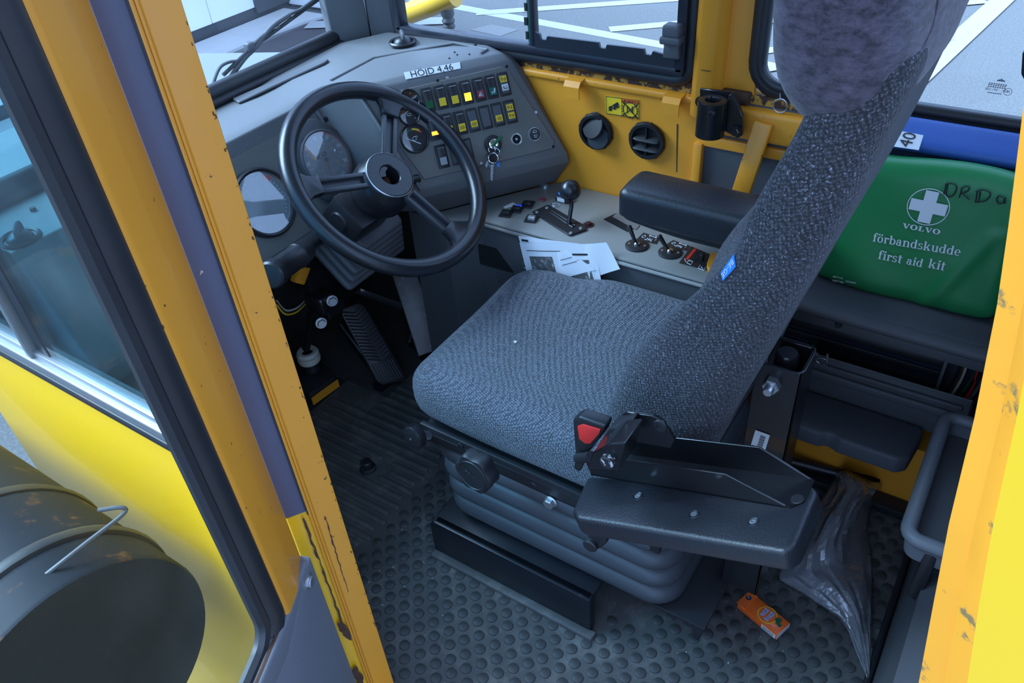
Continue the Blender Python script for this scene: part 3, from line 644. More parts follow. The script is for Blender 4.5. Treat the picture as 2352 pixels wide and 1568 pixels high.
# studs: nearest to the doorway as single parts, the rest as one piece
sb = B(); sb.lathe((0, 0, 0), (0, 0, 1), [(.0108, 0), (.0102, .0022), (.0088, .0030), (0, .0030)], 14)
sm = bpy.data.meshes.new('stud'); sb.bm.to_mesh(sm); sb.bm.free(); sm.materials.append(M['stud']); sm.polygons.foreach_set('use_smooth', [True] * len(sm.polygons)); sm.set_sharp_from_angle(angle=.6)
pos = []; pit = .0300; row = 0; y = -.035
while y < .925:
    x = .445 + (pit * .75 if row % 2 else 0)
    while x < 1.365:
        inside_base = .735 < x < 1.17 and .40 < y < .80
        hidden = .80 < x < 1.2 and .33 < y < .8
        if not (inside_base or hidden): pos.append((x + random.uniform(-.0006, .0006), y + random.uniform(-.0006, .0006)))
        x += pit * 1.5
    y += pit * .62; row += 1
pos.sort(key=lambda q: q[0] ** 2 + q[1] ** 2 - (1.5 if (q[0] > .55 and q[1] < .5) or q[0] < .75 else 0))
vis = []
for q in pos:
    d = RW.T @ (np.array([q[0], q[1], 0]) - CAM); px, py = d[0] / d[2] * FPX + 1176, d[1] / d[2] * FPX + 784
    az_ = math.degrees(math.atan2(q[1], q[0]))
    vis.append(0 <= px <= 2352 and py <= 1580 and az_ < 55.6 and not (980 < px < 1560 and py < 1440 and py < 1250 + (px - 1000) * .53))
near = [q for q, v in zip(pos, vis) if v][:300]; ns = set(near); rest = [q for q in pos if q not in ns]
for q in near:
    o = bpy.data.objects.new('stud', sm); COL.objects.link(o); o.parent = fm; o.location = V(q[0], q[1], 0) - ORG[fm.name]
b = B()
for q in rest: b.lathe((q[0], q[1], 0), (0, 0, 1), [(.0108, 0), (.0102, .0022), (.0088, .0030), (0, .0030)], 10)
o = b.build('studs', 'stud', fm); o['kind'] = 'stuff'
# pale crumbs of dirt
crumbs = thing('grit', (.7, .5, 0), 'pale grit scattered over the rubber mat', 'grit', kind='stuff')
b = B(); random.seed(11)
for i in range(170):
    x, y = random.uniform(.47, 1.0), random.uniform(-.03, .95)
    if .735 < x < 1.2 and .3 < y < .82: continue
    s = random.uniform(.0006, .0016); b.rbox((x, y, .0006), (s * random.uniform(1, 2.4), s * 1.5, s), s * .3, n=1)
b.build('grit_pieces', 'concrete', crumbs)
# floor button (dimmer switch)
fb = thing('floor_button', AZ(845, 1072, 0), 'black foot button standing on the ribbed mat', 'button')
c = AZ(845, 1076, 0); b = B(); b.lathe(c, (0, 0, 1), [(.021, 0), (.020, .004), (.013, .007), (.012, .004)], 24); b.build('collar', 'rubber', fb)
b = B(); b.lathe(c, (0, 0, 1), [(.011, .003), (.011, .012), (.0135, .013), (.0135, .024), (.011, .027), (0, .027)], 24); b.build('plunger', 'rubber', fb)

# ================================================================== driver seat
SX = .981
seat = thing('driver_seat', (SX, .58, 0), 'grey blue knitted driver seat on rubber bellows suspension', 'seat')
# riser
b = B(); b.prism([(.738, .416, .0), (.738, .790, .0), (.738, .790, .094), (.738, .780, .106), (.738, .416, .106)], (.02, 0, 0), .003); b.span((.74, .416, .094), (1.20, .785, .106), .004); b.span((1.18, .42, 0), (1.20, .785, .1))
b.build('riser', 'blackworn', seat)
b = B(); b.span((.722, .405, 0), (.742, .79, .010), .003); b.build('riser_flange', 'mat', seat)
b = B(); b.span((.79, .215, .100), (1.20, .42, .108), .002); b.prism([(.792, .217, .104), (.792, .240, .104), (.792, .235, .060), (.792, .224, .060)], (.40, 0, 0), .002); b.build('riser_tail', 'blacksat', seat)
# bellows: stacked rounded rings
prof = []
def ring_pts(x0, x1, y0, y1, r, z, k=6): return [(p.x, p.y, z) for p in roundrect(((x0 + x1) / 2, (y0 + y1) / 2, z), (1, 0, 0), (0, 1, 0), x1 - x0, y1 - y0, r, k)]
rings = []; nz = 41
for i in range(nz):
    t = i / (nz - 1); z = .112 + t * .215; ph = t * 4.0; f = ph % 1.0
    infl = .020 * (1 - (2 * f - 1) ** 2) ** .55 - .006 if t < .999 else 0
    x0 = .790 - .018 * t - infl; y0 = .285 + .01 * t - infl; x1 = 1.165 + infl; y1 = .762 - .0 * t + infl
    rings.append(ring_pts(x0, x1, y0, y1, .055, z))
b = B(); n = len(rings[0]); vs = [v for r in rings for v in r]; fs = []
for i in range(nz - 1):
    for j in range(n): fs.append((i * n + j, i * n + (j + 1) % n, (i + 1) * n + (j + 1) % n, (i + 1) * n + j))
fs.append(tuple(range((nz - 1) * n, nz * n))); b.faces(vs, fs); b.build('bellows', 'bellows', seat, angle=50)
# seat frame rail
railz = lambda y: .0
b = B(); b.prism([(.764, .795, .350), (.764, .770, .330), (.764, .62, .312), (.764, .36, .294), (.764, .30, .294), (.764, .30, .356), (.764, .79, .360)], (.012, 0, 0), .002); b.span((.762, .30, .325), (1.165, .79, .345)); b.build('frame_rail', 'blacksat', seat)
b = B()
for px, py in ((1058, 1022), (1225, 1112)): b.cyl(AX(px, py, .764) , (-1, 0, 0), .006, .003, 14, .001)
b.build('frame_rivet', 'black', seat)
b = B(); c = AX(1266, 1150, .762); b.cyl(c, (-1, 0, 0), .0125, .003, 20, .001); b.lathe(c, (-1, 0, 0), [(.0105, .002), (.0105, .010), (.0095, .012), (0, .012)], 6); b.build('hex_bolt', 'zinc', seat, angle=25)
# cushion
def cush(q):
    u = q.x / .208; v = q.y / .235; z = q.z
    if z > 0:
        side = max(0, abs(u) - .45) / .55
        z += .010 * side * (1 - max(0, v) * .9) + .012 * max(0, -v) ** 2 * (abs(u) ** 2) - .006 * (1 - u * u) - .020 * max(0, v - .35) ** 2
        z += .036 * max(0, u) ** 2 * (1 - .35 * v * v - .35 * max(0, v)) * (1 - .45 * math.exp(-((v - .35) / .22) ** 2)) if u > .2 else 0
    else:
        pass
    y = q.y * (1.0 if q.y < 0 else 1 - .03 * u * u)
    x = q.x * (1 - .06 * max(0, v) ** 2)
    return (x, y, z)
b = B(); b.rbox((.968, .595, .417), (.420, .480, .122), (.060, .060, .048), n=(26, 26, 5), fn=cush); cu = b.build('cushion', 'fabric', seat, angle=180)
b = B(); q = AZ(1184, 785, .4735); b.rbox(q, (.005, .006, .003), .001, n=1); b.build('cushion_crumb', 'ivory', seat)
# backrest (side profile swept across the width)
FR = [(.455, .470), (.440, .520), (.425, .560), (.400, .645), (.352, .735), (.306, .800), (.262, .868), (.245, .935), (.214, 1.020), (.196, 1.075), (.170, 1.110)]
RR = [(.270, .440), (.256, .490), (.241, .555), (.209, .670), (.180, .778), (.154, .868), (.132, .960), (.118, 1.030), (.106, 1.085), (.104, 1.110), (.108, 1.125)]
def samp(P_, t):
    f = t * (len(P_) - 1); i = min(int(f), len(P_) - 2); a, c = P_[i], P_[i + 1]; f -= i
    p0 = P_[max(i - 1, 0)]; p3 = P_[min(i + 2, len(P_) - 1)]
    return tuple(.5 * (2 * a[k] + (c[k] - p0[k]) * f + (2 * p0[k] - 5 * a[k] + 4 * c[k] - p3[k]) * f * f + (3 * a[k] - p0[k] - 3 * c[k] + p3[k]) * f ** 3) for k in (0, 1))
def back(q):
    u = q.x / .222; a = (q.y + .085) / .17; t = (q.z + .32) / .64
    t = max(0, min(1, t)); fy, fz = samp(FR, t); ry, rz = samp(RR, t)
    rec = .055 * (1 - min(1, abs(u) * 1.05) ** 2) * min(1, (1 - t) * 1.6 + .2) * a if a > .5 else 0
    y = ry + (fy - ry) * a - rec; z = rz + (fz - rz) * a
    wd = 1.0 - .30 * max(0, t - .45) ** 1.3 - .04 * max(0, .25 - t)
    return (u * .213 * wd, y, z)
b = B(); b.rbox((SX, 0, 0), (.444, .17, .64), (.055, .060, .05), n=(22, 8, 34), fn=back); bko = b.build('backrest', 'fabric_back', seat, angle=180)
# fabric maker tag on the backrest edge
M['tagblue'] = mat('tag_blue', (.03, .22, .62), .5)
from mathutils.bvhtree import BVHTree
def caster(o):
    org = ORG.get(o.parent.name, V(0, 0, 0)) if o.parent else V(0, 0, 0)
    bv = BVHTree.FromPolygons([v.co + org for v in o.data.vertices], [list(p.vertices) for p in o.data.polygons])
    return lambda p, d: bv.ray_cast(Vector(p), Vector(d))
bk_cast = caster(bko)
def on_back(px, py, off=.002):
    h = bk_cast(CAM, ray(px, py)); return (h[0] + h[1] * off, h[1]) if h[0] else (AX(px, py, .85), V(-1, 0, 0))
q = [on_back(px, py)[0] for px, py in ((1690, 584), (1693, 612), (1664, 644), (1660, 627))]; nrm = on_back(1677, 614)[1]
b = B(); b.prism(q, nrm * .0012); tg = b.build('fabric_tag', 'tagblue', seat, False); tg['label'] = 'small bright blue fabric tag'
ctr = sum(q, V(0, 0, 0)) / 4
text('fabric_tag_print', 'BE-GE', ctr + nrm * .0014, q[3] - q[0], nrm.cross(q[3] - q[0]), .007, 'print', tg, thick=.0004)
# headrest with velvet cover
def head(q):
    u = q.x / .21; a = q.y / .067; t = q.z / .16
    y = q.y + .012 * t + (.052 * u * u * -a * (.30 + .35 * (t + 1)) if a < 0 else 0) - .012 * (1 - u * u) * (1 if a > 0 else 0) + .010 * a * (1 - t * t)
    return (q.x * (1 - .05 * t * t), y, q.z)
cv = thing('headrest_cover', (SX, .15, 1.06), 'purple grey crushed velvet cover on the headrest', 'headrest cover')
b = B(); b.rbox((SX - .004, .176, 1.187), (.410, .134, .312), (.048, .058, .080), n=(14, 8, 12), fn=head); hc = b.build('cover', 'velvet', cv, angle=180)
hv_cast = caster(hc)
def on_head(px, py):
    h = hv_cast(CAM, ray(px, py)); return h[0] - h[1] * .001 if h[0] else None
hem = [on_head(px, py) for px, py in ((1975, 246), (2000, 240), (2030, 228), (2048, 205), (2072, 178), (2098, 142), (2120, 108), (2138, 70), (2148, 35), (2154, -5))]
hem = [p for p in hem if p]
b = B(); hp_ = smooth_path(hem, 6); b.tube(hp_, [.0026 + .0006 * math.sin(i * .9) for i in range(len(hp_))], 8); b.build('hem_seam', 'velvet', cv)

# right armrest
ar = seat
def armfn(q):
    z = q.z
    if q.z > 0: z += .006 * math.cos(q.x / .05 * 1.4) * (1 if abs(q.x) < .05 else 0)
    else: z = q.z * (1 - .35 * max(0, q.y / .14) ** 1.5); 
    x = q.x * (.70 if q.z < -.022 else 1.0)
    return (x, q.y, z)
b = B(); b.rbox((1.232, .462, .646), (.100, .275, .082), (.014, .020, .014), n=(8, 10, 4), fn=armfn); b.build('armrest', 'leather', seat, angle=45)
b = B(); b.span((1.20, .26, .54), (1.225, .36, .65), .006); b.build('armrest_bracket', 'blackmetal', seat)

# left armrest, folded back, steel underside up
s_ang = math.atan2(.116, .287); ad = V(0, -math.cos(s_ang), math.sin(s_ang)); aup = V(0, math.sin(s_ang), math.cos(s_ang)); PA = V(.62, .385, .502)
def lp(px, py, off=0): return AP(px, py, PA + aup * off, aup)
TOPP = [(1352, 1088), (1316, 1165), (1316, 1180), (1330, 1192), (1790, 1266), (1812, 1258), (1842, 1228), (1872, 1150), (1872, 1126), (1850, 1108)]
TOPP = [(1348, 1092), (1312, 1172), (1322, 1190), (1800, 1268), (1828, 1250), (1880, 1128), (1868, 1112)]
b = B(); pts = [lp(*p) for p in TOPP]; cen = sum(pts, V(0, 0, 0)) / len(pts)
b.prism(pts, aup * -.034, .007, 3); pad = b.build('folded_armrest', 'leather', seat)
pad['label'] = 'folded back armrest pad with screw holes'
b = B()
for px, py in ((1465, 1139), (1594, 1181), (1730, 1198)):
    b.lathe(lp(px, py, .0003), aup, [(.0075, .0), (.0068, .0012), (.0052, .0004)], 18)
b.build('screw_rim', 'leather', seat)
b = B()
for px, py in ((1465, 1139), (1594, 1181), (1730, 1198)):
    b.lathe(lp(px, py, -.0006), aup, [(.0046, .0010), (.0030, .0014), (.0012, .0008), (0, .0008)], 14)
b.build('screw', 'zinc', seat)
# U-channel bracket on the pad
def q3(px, py, off): return lp(px, py, off)
base = [(1352, 1082), (1810, 1166), (1843, 1160), (1856, 1128)]
A0, A1 = lp(1358, 1092), lp(1815, 1168)                       # near wall foot
ux = V(1, 0, 0)
hN = .046; wB = .052
nearw = [A0, A1, A1 + ad * .0, A0 + ad * .0]
def wall(f0, f1, h0, cut, name):
    b = B(); d = (f1 - f0).normalized(); L_ = (f1 - f0).length
    P = [f0, f0 + d * L_, f0 + d * (L_ - cut) + aup * h0, f0 + d * .02 + aup * h0, f0 + d * 0.0 + aup * (h0 * .55)]
    b.prism(P, ux * .003, .0008, 1); return b.build(name, 'blackmetal', seat)
wall(A0, A1, .042, .075, 'armrest_channel_wall'); wall(A0 + ux * wB + ad * -.0, A1 + ux * wB + ad * .012, .046, .060, 'armrest_channel_wall')
b = B(); d_ = (A1 - A0).normalized(); b.prism([A0 + aup * .001, A1 + aup * .001, A1 + ad * .014 + ux * .014 + aup * .001, A1 + ad * .014 + ux * wB + aup * .001, A0 + ux * wB + aup * .001], aup * .002); b.build('armrest_channel_floor', 'blackmetal', seat, False)
b = B(); b.lathe(lp(1831, 1146, .003), aup, [(0, .0015), (.0075, .0015), (.0085, 0)], 20); b.build('armrest_rivet', 'blacksat', seat)
# pivot pin
c = AX(1393, 1062, .622); b = B(); b.cyl(c + V(.02, 0, 0), (-1, 0, 0), .0098, .022, 22, .0012); b.build('pivot_pin', 'pin', seat)
b = B(); b.lathe(c + V(.010, 0, 0), (-1, 0, 0), [(.0100, 0), (.0135, 0), (.0135, .003), (.0100, .003)], 24); b.build('pivot_washer', 'blackmetal', seat)
# hinge bracket plates
b = B(); P = [AX(px, py, .70) for px, py in ((1425, 955), (1440, 946), (1500, 955), (1522, 968), (1550, 1012), (1540, 1030), (1430, 1010))]
b.prism(P, (.006, 0, 0), .001, 1); b.build('hinge_plate', 'blackmetal', seat)
b = B(); b.lathe(AX(1516, 978, .698), (-1, 0, 0), [(.0100, 0), (.0090, .002), (.0045, .0025), (.004, .001), (0, .001)], 20); b.build('hinge_screw', 'blacksat', seat)
b = B(); P = [AX(px, py, .672) for px, py in ((1362, 1040), (1398, 985), (1445, 976), (1432, 1014), (1404, 1022))]
b.prism(P, (.03, 0, 0), .003, 2); b.build('hinge_block', 'blacksat', seat)
b = B(); P = [AX(px, py, .63) for px, py in ((1348, 1078), (1360, 1040), (1402, 1018), (1436, 1016), (1420, 1082))]
b.prism(P, (.05, 0, 0), .002, 1); b.build('hinge_block', 'blackmetal', seat)
# hanging damper pivot below the pad
b = B(); P = [AX(px, py, .690) for px, py in ((1345, 1195), (1395, 1205), (1392, 1250), (1375, 1264), (1350, 1255))]
b.prism(P, (.02, 0, 0), .005, 3); b.build('stop_lug', 'blacksat', seat)
b = B(); b.cyl(AX(1360, 1246, .692), (-1, 0, 0), .0125, .010, 20, .002); b.build('stop_pin', 'blacksat', seat)
# knobs
b = B(); c = AX(962, 996, .735); kd = V(-1, .15, .12).normalized(); prof = [(0, .020), (.014, .021), (.0225, .018), (.0235, .014), (.0235, .004), (.021, 0), (0, 0)]
b.lathe(c, kd, prof, 44)
for i in range(44):
    x_, y_, z_ = frame(kd); t = i * 2 * math.pi / 44; b.box(c + kd * .009 + (x_ * math.cos(t) + y_ * math.sin(t)) * .0236, (.0016, .0016, .012), (x_ * math.cos(t) + y_ * math.sin(t), -x_ * math.sin(t) + y_ * math.cos(t), kd))
b.build('tilt_knob', 'black', seat)
b = B(); b.cyl(c + kd * .0205, kd, .0022, .001, 10); b.build('tilt_knob_pin', 'zinc', seat)
b = B(); b.tube([c, AX(985, 1000, .76)], .008, 12); b.build('tilt_spindle', 'zinc', seat)
b = B(); c = AX(1108, 1070, .712); kd = V(-1, .05, .10).normalized(); x_, y_, z_ = frame(kd)
vs = []; n = 64
for h, sc in ((0, .92), (.004, 1.0), (.024, 1.0), (.028, .94), (.0285, .80)):
    for i in range(n):
        t = 2 * math.pi * i / n; r = .0365 * sc * (1 + .075 * math.cos(6 * t)); vs.append(c + kd * (h - .0) + (x_ * math.cos(t) + y_ * math.sin(t)) * r)
fs = [(k * n + i, k * n + (i + 1) % n, (k + 1) * n + (i + 1) % n, (k + 1) * n + i) for k in range(4) for i in range(n)] + [tuple(range(4 * n, 5 * n)), tuple(range(n))[::-1]]
b.faces(vs, fs); kn = b.build('suspension_knob', 'blacksat', seat)
b = B(); b.lathe(c + kd * .0285, kd, [(.0275, 0), (.0282, .0012), (.029, 0)], 40)
for q in (-.006, .006): b.box(c + kd * .0288 + V(0, .0, 1).cross(kd) * 0 + (y_ * 0) + V(0, 0, q), (.0006, .038, .0008), (kd, V(0, -.85, -.5).normalized(), kd.cross(V(0, -.85, -.5).normalized())))
b.build('suspension_knob_rim', 'blacksat', seat)
text('knob_mark', 'BE-GE', c + kd * .0287, V(0, -.85, -.45), V(0, -.4, .9), .006, 'greydark', seat, thick=.0003, gap=1.4)
# rear belt tower
tw = seat
b = B(); x0, x1, y0, y1 = .935, 1.015, .158, .225; pr = roundrect((x0, (y0 + y1) / 2, 0), (1, 0, 0), (0, 1, 0), .01, y1 - y0, .004)
ytop = .640
b.span((.898, .163, .11), (.902, .228, ytop), .001, 1); b.span((.898, .163, .11), (.966, .167, ytop), .001, 1); b.span((.962, .163, .11), (.966, .228, ytop), .001, 1); b.build('belt_tower', 'blackmetal', seat)
b = B(); b.tube(roundrect((.932, .1955, ytop), (1, 0, 0), (0, 1, 0), .068, .065, .012, 4), .0018, 6, closed=True); b.build('belt_tower_rim', 'blackworn', seat)
b = B(); c = AX(1806, 828, .935); b.lathe(c + V(0, 0, -.04), (0, 0, 1), [(.017, 0), (.017, .05), (.014, .056), (0, .056)], 24); b.build('belt_reel', 'blackmetal', seat)
c = AX(1775, 880, .898); b = B(); b.lathe(c, (-1, 0, 0), [(.013, 0), (.013, .011), (.011, .013), (.008, .013)], 6); b.build('tower_nut', 'zinc', seat, angle=25)
b = B(); b.lathe(c, (-1, 0, 0), [(.0075, .012), (.0075, .022), (.006, .024), (0, .024)], 14); b.build('tower_bolt_end', 'zinc', seat)
# sticker with bar code on the tower
q = [AX(px, py, .8955) for px, py in ((1735, 988), (1768, 1000), (1752, 1052), (1719, 1040))]
b = B(); b.prism(q, (.0012, 0, 0)); st = b.build('barcode_sticker', 'white', seat, False); st['label'] = 'white bar code sticker'
b = B(); e1 = (q[1] - q[0]); e2 = (q[3] - q[0])
for i in range(18):
    t = .10 + i * .036; wv = .018 if i % 3 else .010
    a = q[0] + e1 * .42 + e2 * t; b.prism([a, a + e1 * .36, a + e1 * .36 + e2 * wv, a + e2 * wv], (-.0004, 0, 0))
a = q[0] + e1 * .05 + e2 * .62; b.prism([a, a + e1 * .17, a + e1 * .17 + e2 * .30, a + e2 * .30], (-.0004, 0, 0))
b.build('barcode_print', 'ink', seat, False)
text('tower_print', 'O', AX(1709, 1049, .8965), e2 * -1, e1, .010, 'print', seat, off=.02, thick=.0003)
text('tower_print', '30', AX(1725, 1057, .8965), e2 * -1, e1, .006, 'print', seat, thick=.0003)
text('tower_print', '47', AX(1738, 1058, .8965), e2 * -1, e1, .006, 'print', seat, thick=.0003)
# seat belt buckle with red button
bk = seat
pb = lambda px, py, x=.690: AX(px, py, x)
b = B(); P = [pb(*p) for p in ((1314, 965), (1330, 957), (1392, 978), (1386, 996), (1352, 1040), (1330, 1040), (1318, 1018))]; b.prism(P, (.022, 0, 0), .004, 3); b.build('belt_buckle', 'black', seat)
b = B(); P = [AX(px, py, .6895) for px, py in ((1328, 976), (1340, 972), (1381, 984), (1378, 994), (1358, 1016), (1346, 1016), (1332, 1005))]; b.prism(P, (-.003, 0, 0), .0012, 2); rr = b.build('buckle_button', 'red', seat); rr['label'] = 'red release button'
b = B(); b.prism([pb(*p, .695) for p in ((1318, 1015), (1338, 1025), (1345, 1055), (1330, 1085), (1316, 1075), (1322, 1050))], (.01, 0, 0), .003, 2); b.build('buckle_stalk', 'blacksat', seat)
b = B(); b.tube([AX(1328, 1052, .69), AX(1358, 1048, .68)], .008, 12); b.build('buckle_pivot', 'blacksat', seat)
# floor cables behind the seat
b = B(); b.tube(smooth_path([(.88, .30, .03), (.89, .255, .012), (.95, .235, .010), (1.03, .26, .03)]), .006, 10); b.build('air_hose', 'black', seat)
b = B(); b.tube(smooth_path([(.89, .31, .045), (.90, .26, .022), (.97, .240, .02), (1.06, .27, .03)]), .005, 10); b.build('air_hose', 'black', seat)
# ================================================================== dashboard
a35 = math.radians(35); t27 = math.radians(27)
U1 = V(math.cos(a35), -math.sin(a35), 0); NH1 = V(-math.sin(a35), -math.cos(a35), 0)
UP1 = V(0, 0, math.cos(t27)) - NH1 * math.sin(t27); N1 = U1.cross(UP1)          # outward normal of the switch panel
PD = V(1.40, .845, .625)
def d1(s, h, off=0): return PD + U1 * s + UP1 * h + N1 * off
def D1(px, py, off=0): return AP(px, py, PD + N1 * off, N1)
def sh(px, py):
    q = D1(px, py) - PD; return q.dot(U1), q.dot(UP1)
t25 = math.radians(25)
U2 = V(1, 0, 0); UP2 = V(0, math.sin(t25), math.cos(t25)); N2 = V(0, -math.cos(t25), math.sin(t25)); PQ = V(.9, 1.224, .775)
def D2(px, py, off=0): return AP(px, py, PQ + N2 * off, N2)
def d2(x, h, off=0): return V(x, PQ.y, PQ.z) + UP2 * h + N2 * off

dash = thing('dashboard', (.9, 1.2, .55), 'grey plastic dashboard with gauges and rows of rocker switches', 'dashboard')
def xcut(h, X, off=0):       # s of the switch panel plane where it meets the wall plane X
    q = PD + UP1 * h + N1 * off; return (X - q.x) / U1.x
# cross sections from left to right, each: back, lip back, lip front, face top, face bottom, under, under back
XW = XR - .004
def sec2(x): return [V(x, 1.400, .792), V(x, 1.250, .806), V(x, 1.223, .803), d2(x, .010, .010), d2(x, -.20, .010), d2(x, -.225, .0), V(x, 1.24, .535), V(x, 1.40, .535)]
def sec1(s_top, s_bot, s_lip, back):
    lip = d1(s_lip, .205, .012); return [back, lip + V(.020, .028, .020), lip + V(.006, .010, .014), d1(s_top, .203, .012), d1(s_bot, -.012, .012), d1(s_bot, -.030, .004), None, None]
S = [sec2(XL + .02), sec2(.70), sec2(1.035), ]
fl1 = d2(1.06, 0)
sA = [V(1.075, 1.400, .795), V(1.080, 1.250, .808), V(1.076, 1.223, .805), d2(1.072, .010, .012), d2(1.075, -.20, .012), d2(1.075, -.225, .0), V(1.075, 1.24, .535), V(1.075, 1.40, .535)]
L1s = -.405
sB = [V(1.12, 1.400, .800), d1(L1s, .205, .012) + V(.012, .060, .004), d1(L1s, .205, .012) + V(.004, .012, .004), d1(L1s, .203, .012), d1(-.330, -.012, .012), d1(-.330, -.030, .004), V(1.177, 1.027, .5385), V(1.177, 1.40, .535)]
sM = [V(1.34, 1.400, .806), d1(-.20, .205, .012) + V(.020, .050, .020), d1(-.20, .205, .012) + V(.006, .012, .012), d1(-.20, .203, .012), d1(-.18, -.012, .012), d1(-.18, -.030, .004), V(1.29, .948, .5385), V(1.29, 1.40, .535)]
sC = [V(1.400, 1.30, .824), d1(xcut(.205, XW, .012) - .045, .205, .012) + V(.022, .050, .020), d1(xcut(.205, XW, .012) - .035, .205, .012) + V(.006, .012, .012), d1(xcut(.203, XW, .012) - .024, .203, .012), d1(xcut(-.012, XW, .012) - .012, -.012, .012), d1(xcut(-.03, XW, .004) - .010, -.030, .004), V(1.400, .870, .5385), V(1.400, 1.30, .535)]
sD = [V(XW, 1.29, .822), V(XW, .985, .815), V(XW, .958, .808), d1(xcut(.18, XW, .004), .18, .004), d1(xcut(-.004, XW, .0), -.004, .0), d1(xcut(-.03, XW, -.004), -.030, -.004), V(XW, .866, .5385), V(XW, 1.29, .535)]
S += [sA, sB, sM, sC, sD]
b = B(); n = 8; vs = [p for s_ in S for p in s_]; fs = []
for i in range(len(S) - 1):
    for j in range(n - 1): fs.append((i * n + j, i * n + j + 1, (i + 1) * n + j + 1, (i + 1) * n + j))
fs += [tuple(range(n)), tuple((len(S) - 1) * n + j for j in range(n))[::-1]]
b.faces(vs, fs)
bmesh.ops.recalc_face_normals(b.bm, faces=b.bm.faces)
ed = [e for e in b.bm.edges if len(e.link_faces) == 2 and e.calc_face_angle(0) > .25]
bmesh.ops.bevel(b.bm, geom=ed, offset=.007, segments=3, affect='EDGES', profile=.5, clamp_overlap=True)
dbo = b.build('dash_body', 'dash', dash, angle=50)
d_cast = caster(dbo)
def on_dash(px, py, off=0.0):
    h = d_cast(CAM, ray(px, py)); return (h[0] + h[1] * off) if h[0] else AZ(px, py, .82)
def dash_n(px, py):
    h = d_cast(CAM, ray(px, py)); return h[1] if h[0] else V(0, 0, 1)
b = B(); b.tube([sB[2], sB[3] + N1 * .001, sB[4] + N1 * .001], .0045, 10); b.build('channel_edge', 'dash', dash)
b = B(); b.tube([d2(1.060, .004, .012), d2(1.066, -.20, .012)], .0045, 10); b.build('channel_edge', 'dash', dash)
# switch panel sheet
SP = [(-.395, .188), (xcut(.188, XW) - .046, .194), (xcut(.18, XW) - .036, .184), (xcut(.012, XW) - .022, .020), (xcut(.004, XW) - .032, .006), (-.318, .006)]
b = B(); b.prism([d1(s_, h_, .0125) for s_, h_ in SP], N1 * .0025, .0012, 1); b.build('switch_panel', 'panel', dash)
FO = .0152
# instrument panel sheet
IP = [(XL + .03, -.003), (1.030, -.003), (1.040, -.012), (1.050, -.192), (XL + .03, -.192)]
b = B(); b.prism([d2(x, h, .0105) for x, h in IP], N2 * .002, .001, 1); b.build('instrument_panel', 'panel', dash)
IO = .0127
def screw(px, py, fn, nrm, off, r=.0035, mt='zinc', name='panel_screw'):
    c = fn(px, py, off); b = B(); b.lathe(c, nrm, [(r, 0), (r * .85, r * .45), (r * .3, r * .5), (r * .28, r * .2), (0, r * .2)], 14); return b.build(name, mt, dash)
cr4 = lambda x, y: (900 + x / 4.3545, 60 + y / 4.3545)
for x, y in ((555, 517), (1440, 860), (893, 1372)): screw(*cr4(x, y), D1, N1, FO)
for x, y in ((458, 543), (1150, 402), (1615, 1205)): screw(*cr4(x, y), D1, N1, FO, .003, 'dark', 'screw_hole')
screw(749, 274, D2, N2, IO, .0055, 'blacksat')
# triangular tray ridge on top
tp = [on_dash(px, py, .001) for px, py in ((760, 186), (858, 134), (1042, 100), (1120, 116), (1104, 124))]
b = B(); b.tube(tp, .0032, 10); b.build('tray_ridge', 'dash', dash)
b = B()
for px, py in ((1044, 120), (1050, 126), (1078, 125), (1032, 134)):
    q = on_dash(px, py); b.cyl(q, dash_n(px, py), .002, .0012, 8)
for px, py in ((1092, 103), (1148, 114)):
    q = on_dash(px, py); b.cyl(q, dash_n(px, py), .003, .0015, 10)
b.build('screw_hole', 'dark', dash)
# defroster slot along the windscreen
b = B(); b.prism([on_dash(535, 232), on_dash(752, 139), on_dash(756, 143), on_dash(745, 150), on_dash(550, 240)], (0, 0, .006), .002, 1); b.build('defroster_slot', 'greydark', dash)
# label
q = [D1(*cr4(x, y), .020) for x, y in ((120, 465), (680, 360), (688, 425), (140, 535))]
lipN = (sM[2] - sM[3]); lipn = U1.cross(lipN).normalized()
if lipn.dot(V(-.3, -.5, .8)) < 0: lipn = -lipn
lp0 = (sB[2] + sC[2] + sB[3] + sC[3]) / 4
def DL(px, py, off=.0): return AP(px, py, lp0 + lipn * off, lipn)
q = [DL(*cr4(x, y), .0012) for x, y in ((120, 465), (680, 360), (688, 425), (140, 535))]
b = B(); b.prism(q, lipn * .0012); lb = b.build('height_label', 'white', dash, False); lb['label'] = 'white strip label reading HÖJD 4,46'
xd = (q[1] - q[0]); yd = (q[0] - q[3])
text('height_label_text', 'HÖJD 4,46', (q[0] + q[1] + q[2] + q[3]) / 4 + xd * -.02 - yd * .04, xd, yd, .0135, 'ink', lb, sx=1.05, thick=.0016)

